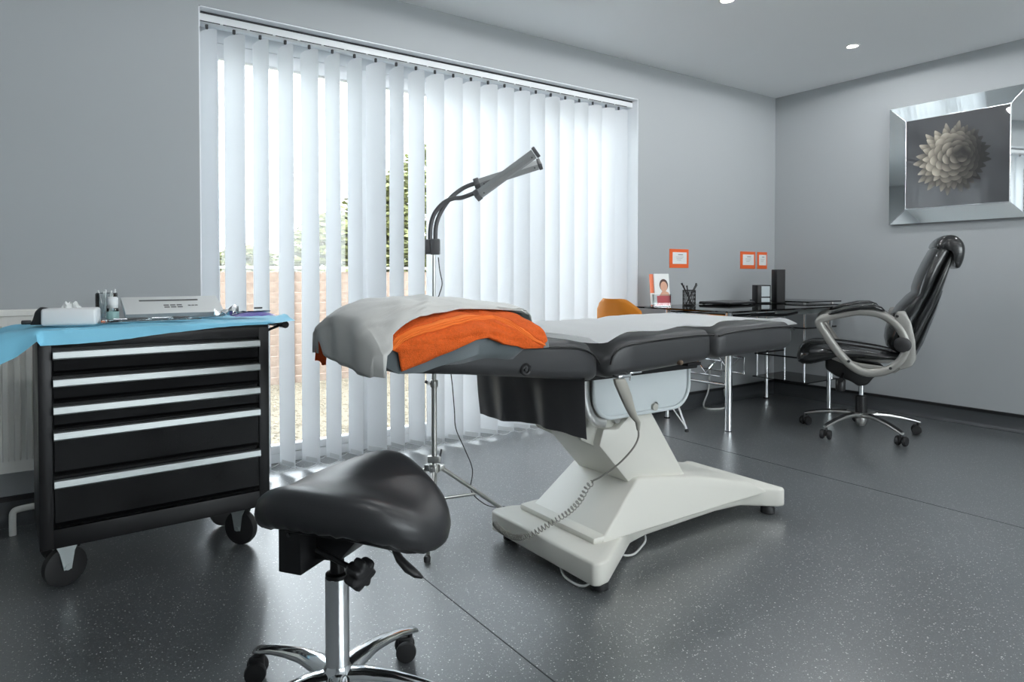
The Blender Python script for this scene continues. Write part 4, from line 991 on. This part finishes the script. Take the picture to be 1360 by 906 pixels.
# ------------------------------------------------------------------ yellow chair
yc_ = thing('shell_chair', 'orange yellow plastic shell chair with white wire legs by the window', 'chair', (3.035, 2.925, 0), 0.0)
bm = nb(); rows = []
prof = [(.215, .425), (.19, .445), (.12, .448), (.02, .440), (-.08, .438), (-.15, .452), (-.19, .50), (-.21, .56), (-.228, .65), (-.243, .74), (-.253, .798), (-.258, .823)]
wd = [.17, .20, .215, .225, .225, .22, .215, .212, .205, .19, .165, .12]
for (x, z), w_ in zip(prof, wd):
    row = []
    for i in range(17):
        s = -1 + i / 8; lift = .075 * abs(s) ** 3 * (1 if z < .5 else .2); fwd_ = .06 * abs(s) ** 2.2 * (0 if z < .47 else min(1, (z - .47) / .08))
        row.append((x + fwd_, s * w_, z + lift - (.035 * abs(s) ** 6 if z > .77 else 0)))
    rows.append(row)
loft(bm, rows, False, False); bmesh.ops.solidify(bm, geom=bm.faces[:], thickness=.008); obj('shell', bm, 'yellow', yc_, 80, False)
for sx in (-1, 1):
    for sy in (-1, 1):
        bm = nb(); cyl(bm, (sx * .09, sy * .11, .425), (sx * .20, sy * .205, .012), .0065, 8); cyl(bm, (sx * .02, sy * .12, .30), (sx * .195, sy * .20, .03), .004, 8); lgx = obj('leg', bm, 'white', yc_, 40, False)
        bm = nb(); lathe(bm, [(.012, 0), (.012, .01), (.007, .018)], 12, T((sx * .20, sy * .205, 0))); obj('foot', bm, 'rubber', lgx, 40, False)
bm = nb()
for sy in (-1, 1): cyl(bm, (-.09, sy * .11, .425), (.09, sy * .11, .425), .006, 8)
for sx in (-1, 1): cyl(bm, (sx * .09, -.11, .425), (sx * .09, .11, .425), .006, 8)
obj('seat_frame', bm, 'white', yc_, 40, False)

# ------------------------------------------------------------------ glass desk
dk = thing('glass_desk', 'chrome framed desk with a smoked glass top in the corner', 'desk', (3.9, 2.75, 0))
bm = nb(); prism(bm, [(3.17, 2.345), (4.61, 2.36), (4.61, 3.0), (4.3, 3.15), (3.17, 3.10)], .750, .760, 'z', .002, seg=1); gt = obj('glass_top', bm, 'smoke', dk, 0)
LG = [(3.455, 2.58), (3.44, 3.06), (4.56, 2.56), (4.62, 3.10)]
for i, (x, y) in enumerate(LG):
    bm = nb(); cyl(bm, (x, y, .004), (x, y, .735), .0225 if i == 0 else .016, 18); l_ = obj('leg', bm, 'chrome', dk)
    bm = nb(); lathe(bm, [(.02, .735), (.012, .738), (.012, .75)], 14, T((x, y, 0))); obj('glass_mount', bm, 'satinchrome', l_)
    bm = nb(); lathe(bm, [(.020, 0), (.020, .006), (.014, .012)], 16, T((x, y, 0))); obj('levelling_foot', bm, 'rubber', l_)
def rail(a, b, r, name='rail', m='chrome', par=None):
    bm = nb(); cyl(bm, a, b, r, 10); return obj(name, bm, m, par or dk)
rail((3.455, 2.58, .715), (3.44, 3.06, .715), .011); rail((3.455, 2.58, .685), (3.44, 3.06, .685), .007)
rail((3.455, 2.58, .71), (4.56, 2.56, .71), .011); rail((3.44, 3.06, .71), (4.62, 3.10, .71), .011)
rail((3.455, 2.58, .285), (3.44, 3.06, .285), .011)
bm = nb(); box(bm, (4.15, 2.47, .722), (.75, .012, .030), .002); obj('front_bar', bm, 'alu', dk)
bm = nb(); tube(bm, smoothpts([(3.56, 2.50, .722), (3.72, 2.46, .715), (3.86, 2.45, .712), (4.0, 2.46, .722)], 5), .008, 8, flat=.5); obj('tray_edge', bm, 'blacksatin', dk)
# sloping brace rack by the left legs
for x in (3.49, 3.72):
    bm = nb(); tube(bm, [(x, 2.98, .425), (x, 2.66, .425), (x, 2.66, .325), (x, 2.98, .325)], .007, 8); o_ = obj('rack_frame', bm, 'chrome', dk)
    bm = nb(); tube(bm, [(x, 2.86, .42), (x, 2.78, .335), (x, 2.70, .42)], .005, 8); obj('rack_brace', bm, 'chrome', o_)
# return unit with hanging smoked glass shelves
bm = nb(); box(bm, (4.62, 2.86, .196), (.42, .44, .008), .001); obj('glass_shelf', bm, 'smoke', dk, 0)
for z in (.37, .585):
    for a, b in (((4.43, 2.66, z), (4.81, 2.65, z)), ((4.43, 3.07, z), (4.81, 3.07, z)), ((4.43, 2.66, z), (4.43, 3.07, z))): rail(a, b, .006, 'shelf_bar', 'blacksatin')
for x, y in ((4.455, 2.685), (4.79, 2.67), (4.44, 3.06), (4.80, 3.06)): rail((x, y, .19), (x, y, .75), .009, 'hanging_post')
bm = nb(); prism(bm, [(4.43, 2.64), (4.83, 2.62), (4.83, 3.10), (4.43, 3.12)], .768, .777, 'z', .001, seg=1); obj('return_glass', bm, 'smoke', dk, 0)
bm = nb()
for x, y in ((4.455, 2.685), (4.79, 2.67), (4.80, 3.06)): cyl(bm, (x, y, .75), (x, y, .768), .010, 12)
obj('glass_standoff', bm, 'satinchrome', dk)
bm = nb(); tube(bm, smoothpts([(4.05, 3.19, .30), (4.03, 3.185, .12), (3.93, 3.15, .02), (3.90, 3.08, .006), (3.98, 3.03, .006), (4.10, 3.08, .006), (4.20, 3.16, .02), (4.22, 3.19, .10)], 6), .006, 8); tag(obj('floor_cable', bm, 'cable', None, 60), 'white cable looping on the floor under the glass desk', 'cable')

# things on the desk
TZ = .761
t = thing('leaflet_holder', 'clear stand of coral and pink leaflets at the left end of the desk', 'leaflet holder', (3.29, 2.98, TZ), math.radians(-22))
bm = nb(); box(bm, (0, .02, .003), (.12, .07, .005)); box(bm, (0, -.014, .04), (.12, .003, .078)); box(bm, (-.06, .015, .04), (.003, .06, .078)); box(bm, (.06, .015, .04), (.003, .06, .078)); obj('holder', bm, 'clear', t, 0, False)
ML = T((0, 0, .004)) @ Matrix.Rotation(-.16, 4, 'X')
bm = nb(); box(bm, (.012, .0, .105), (.105, .012, .21), 0, ML); lf = obj('leaflet', bm, 'sheet', t, 0, False)
bm = nb(); box(bm, (.012, -.0065, .032), (.105, .001, .064), 0, ML); obj('pink_panel', bm, 'pink', lf, 0, False)
bm = nb(); 
for rr, zz, hh, nm in ((.030, .135, .040, 'hair'), (.024, .125, .034, 'skin')):
    t_ = nb(); prism(t_, [(.024 + rr * math.cos(a), zz + hh * math.sin(a)) for a in [2 * PI * k / 20 for k in range(20)]], -.0075 if nm == 'hair' else -.0082, -.006, 'y'); bmesh.ops.transform(t_, matrix=ML, verts=t_.verts); obj('printed_' + ('hair' if nm == 'hair' else 'face'), t_, nm, lf, 0, False)
t_ = nb(); prism(t_, [(-.012, .064), (.06, .064), (.055, .085), (.034, .095), (.012, .095)], -.0082, -.006, 'y', 0, ML); obj('printed_shoulders', t_, 'skin', lf, 0, False)
bm.free()
bm = nb(); box(bm, (-.032, .014, .105), (.06, .012, .21), 0, ML); lf2 = obj('leaflet', bm, 'coral', t, 0, False); lf2['label'] = 'coral leaflet'
bm = nb(); box(bm, (-.05, -.004, .045), (.04, .01, .075), 0, ML); obj('leaflet', bm, 'sheet', t, 0, False)
t = thing('pen_pot', 'black wire mesh pen pot with pens on the desk', 'pen pot', (3.545, 2.965, TZ))
bm = nb()
for k in range(24):
    a = 2 * PI * k / 24
    for d_ in (.5, -.5): tube(bm, [(.042 * math.cos(a + d_ * f), .042 * math.sin(a + d_ * f), .003 + .10 * f) for f in (0, .33, .66, 1)], .0013, 4)
for z in (.003, .102): tube(bm, [(.042 * math.cos(2 * PI * k / 24), .042 * math.sin(2 * PI * k / 24), z) for k in range(24)], .0028, 6, closed=True)
lathe(bm, [(.001, .001), (.042, .001), (.042, .003), (.001, .003)], 24); obj('mesh_cup', bm, 'blacksatin', t, 40, False)
for i, (a, l_, m_, lab) in enumerate(((5.75, .148, 'blackplastic', 'black pen leaning furthest right in the mesh pot'), (2.5, .150, 'blackplastic', 'black pen leaning furthest left in the mesh pot'), (2.95, .135, 'blackplastic', 'shorter black pen beside the leftmost one in the mesh pot'), (1.0, .13, 'blackplastic', 'black pen standing at the back of the mesh pot'), (5.2, .140, 'lampdark', 'dark grey pen in the front right of the mesh pot'))):
    bm = nb(); tube(bm, [(-.022 * math.cos(a), -.022 * math.sin(a), .006), (.045 * math.cos(a), .045 * math.sin(a), l_ * .92), (.05 * math.cos(a), .05 * math.sin(a), l_)], [.004, .005, .007], 8)
    pn = obj('pen', bm, m_, None, 40); pn.location = (3.545, 2.965, TZ); tag(pn, lab, 'pen', 'pens in the mesh pot')
t = thing('laptop', 'thin closed dark laptop lying flat on the desk', 'laptop', (3.93, 2.95, TZ), math.radians(6))
bm = nb(); box(bm, (0, 0, .009), (.34, .24, .011), .004); lp = obj('laptop_base', bm, 'blacksatin', t, 40, False)
bm = nb(); box(bm, (0, 0, .0175), (.332, .232, .006), .002); obj('lid', bm, 'lampdark', t, 40, False)
bm = nb(); 
for sx in (-1, 1):
    for sy in (-1, 1): cyl(bm, (sx * .15, sy * .09, 0), (sx * .15, sy * .09, .005), .01, 8)
obj('feet', bm, 'rubber', t, 40, False)
t = thing('desk_speaker', 'small black framed box with a pale front on the desk', 'speaker', (4.27, 2.91, TZ), math.radians(-30))
bm = nb(); box(bm, (0, 0, .066), (.10, .09, .132), .003); obj('case', bm, 'blacksatin', t, 30, False)
bm = nb(); box(bm, (.010, -.0455, .086), (.062, .003, .075), .001); obj('pale_panel', bm, 'screen', t, 0, False)
bm = nb(); box(bm, (.010, -.0455, .024), (.062, .003, .030), .001); obj('lower_panel', bm, 'screen', t, 0, False)
t = thing('tower_speaker', 'tall slim black tower box on the desk next to the small framed box', 'speaker', (4.37, 2.84, TZ), math.radians(-30))
bm = nb(); box(bm, (0, 0, .122), (.066, .08, .244), .003); obj('case', bm, 'blacksatin', t, 30, False)
bm = nb(); box(bm, (0, -.0415, .122), (.056, .004, .228), .001); obj('grille', bm, 'blackplastic', t, 0, False)

# ------------------------------------------------------------------ picture in mirrored frame
px0, px1, pz0, pz1, wI = 1.49, 2.295, 1.316, 2.117, .100
pic = thing('framed_picture', 'square dark flower picture with a wide mirror border on the right wall', 'picture', (XR, (px0 + px1) / 2, pz0))
bm = nb(); box(bm, (XR - .009, (px0 + px1) / 2, (pz0 + pz1) / 2), (.016, px1 - px0, pz1 - pz0), 0); obj('backing', bm, 'darkgap', pic, 0)
O = [(px0, pz0), (px1, pz0), (px1, pz1), (px0, pz1)]; I_ = [(px0 + wI, pz0 + wI), (px1 - wI, pz0 + wI), (px1 - wI, pz1 - wI), (px0 + wI, pz1 - wI)]
for k in range(4):
    a, b, c, d = O[k], O[(k + 1) % 4], I_[(k + 1) % 4], I_[k]
    bm = nb(); xo, xi = XR - .040, XR - .022
    f = [Vector((xo, *a)), Vector((xo, *b)), Vector((xi, *c)), Vector((xi, *d))]; g_ = [Vector((XR - .018, *a)), Vector((XR - .018, *b)), Vector((XR - .018, *c)), Vector((XR - .018, *d))]
    loft(bm, [g_, f]); ms = obj('mirror_strip', bm, 'mirror', pic, 0)
    cen = (f[0] + f[1] + f[2] + f[3]) / 4
    bm = nb(); tube(bm, [f[3] + Vector((-.001, 0, 0)), f[0] + Vector((-.001, 0, 0))], .0022, 6); obj('bevel_line', bm, 'foil', ms)
    bm = nb(); tube(bm, [f[2] + Vector((-.001, 0, 0)), f[3] + Vector((-.001, 0, 0))], .0030, 6); obj('bevel_line', bm, 'foil', ms)
bm = nb(); box(bm, (XR - .0195, (px0 + px1) / 2, (pz0 + pz1) / 2), (.005, px1 - px0 - 2 * wI, pz1 - pz0 - 2 * wI)); pr = obj('print', bm, 'print', pic, 0)
# the printed dahlia: flat petals in overlapping rings, all printed on one sheet
def vcol_mat():
    m = bpy.data.materials.new('petal_print'); m.use_nodes = True; n, l = _n(m); b = n['Principled BSDF']; a = n.new('ShaderNodeVertexColor'); a.layer_name = 'col'
    l.new(a.outputs[0], b.inputs['Base Color']); b.inputs['Roughness'].default_value = .6; b.inputs['Coat Weight'].default_value = .9; b.inputs['Coat Roughness'].default_value = .02; return m
M['petal'] = vcol_mat()
bm = nb(); cl = bm.loops.layers.color.new('col'); rnd = random.Random(5)
fy, fz = 1.925, 1.725      # centre of the flower on the sheet (y runs to the left in the photo)
eye = (-.10, .03)          # the eye of the dahlia, towards the right of the bloom
N = 96; lay = 0
for i in range(N, 0, -1):
    u = math.sqrt(i / N); th = i * 2.39996
    ex = eye[0] * (1 - u); ez = eye[1] * (1 - u)
    cy_, cz_ = fy + ex * .9 + math.cos(th) * u * .185, fz + ez + math.sin(th) * u * .190
    L_ = (.050 + .055 * u) * rnd.uniform(.9, 1.15); W_ = (.021 + .022 * (1 - abs(u - .55))) * rnd.uniform(.9, 1.1)
    d = Vector((math.cos(th), math.sin(th))); q = Vector((-d.y, d.x)); lay += 1; x = XR - .0222 - lay * .000006
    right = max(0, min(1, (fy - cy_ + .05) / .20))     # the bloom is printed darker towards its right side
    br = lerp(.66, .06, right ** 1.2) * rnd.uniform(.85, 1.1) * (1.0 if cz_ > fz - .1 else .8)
    outp = []
    for k in range(11):
        s = k / 10 * PI; outp.append((math.sin(s) * W_ * (1 - .45 * (1 - math.cos(s)) / 2 * (1.5 if u > .7 else .2)), -L_ * .5 + L_ * (1 - math.cos(s)) / 2))
    pts = [(w1, l1) for w1, l1 in outp] + [(-w1, l1) for w1, l1 in outp[-2:0:-1]]
    vc = bm.verts.new((x, cy_ + d.x * -.1 * L_, cz_ + d.y * -.1 * L_)); vs = [bm.verts.new((x, cy_ + d.x * l1 + q.x * w1, cz_ + d.y * l1 + q.y * w1)) for w1, l1 in pts]
    for k in range(len(vs)):
        f = bm.faces.new((vc, vs[k], vs[(k + 1) % len(vs)]))
        for lp_ in f.loops:
            if lp_.vert is vc: v_ = br * (.38 if u < .6 else .62)
            else:
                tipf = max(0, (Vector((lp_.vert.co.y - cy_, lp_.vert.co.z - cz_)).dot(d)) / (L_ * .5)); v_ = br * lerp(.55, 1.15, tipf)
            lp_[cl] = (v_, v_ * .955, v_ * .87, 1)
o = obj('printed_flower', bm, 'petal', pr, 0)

# ------------------------------------------------------------------ notices on the wall by the desk
def notice(x0, x1, z0, z1, label, split=True):
    t = thing('wall_notice', label, 'notice', ((x0 + x1) / 2, YW, z0), 0, 'orange framed notices on the window wall')
    bm = nb(); box(bm, ((x0 + x1) / 2, YW - .002, (z0 + z1) / 2), (x1 - x0, .004, z1 - z0), .0006, seg=1); obj('card_frame', bm, 'orangeframe', t, 0)
    w_ = (x1 - x0); h_ = z1 - z0; bm = nb(); cx_, cz_ = (x0 + x1) / 2 + .004, (z0 + z1) / 2 + .003
    box(bm, (cx_, YW - .0045, cz_), (w_ * .74, .0012, h_ * .62)); s = obj('paper', bm, 'sheet', t, 0)
    bm = nb()
    box(bm, (cx_ + w_ * .04, YW - .0052, cz_ + h_ * .18), (w_ * .26, .0004, h_ * .035))
    for k in range(3): box(bm, (cx_ - w_ * .02 * k, YW - .0052, cz_ + h_ * (.06 - .08 * k)), (w_ * (.4 - .08 * k), .0004, h_ * .012))
    obj('print', bm, 'ink', s, 0)
notice(3.625, 3.826, 1.016, 1.150, 'orange framed notice on the wall above the leaflet holder')
notice(4.432, 4.622, 1.014, 1.148, 'wider orange framed notice of the pair above the tower speaker')
notice(4.650, 4.778, 1.014, 1.148, 'narrow orange framed notice nearest the room corner')
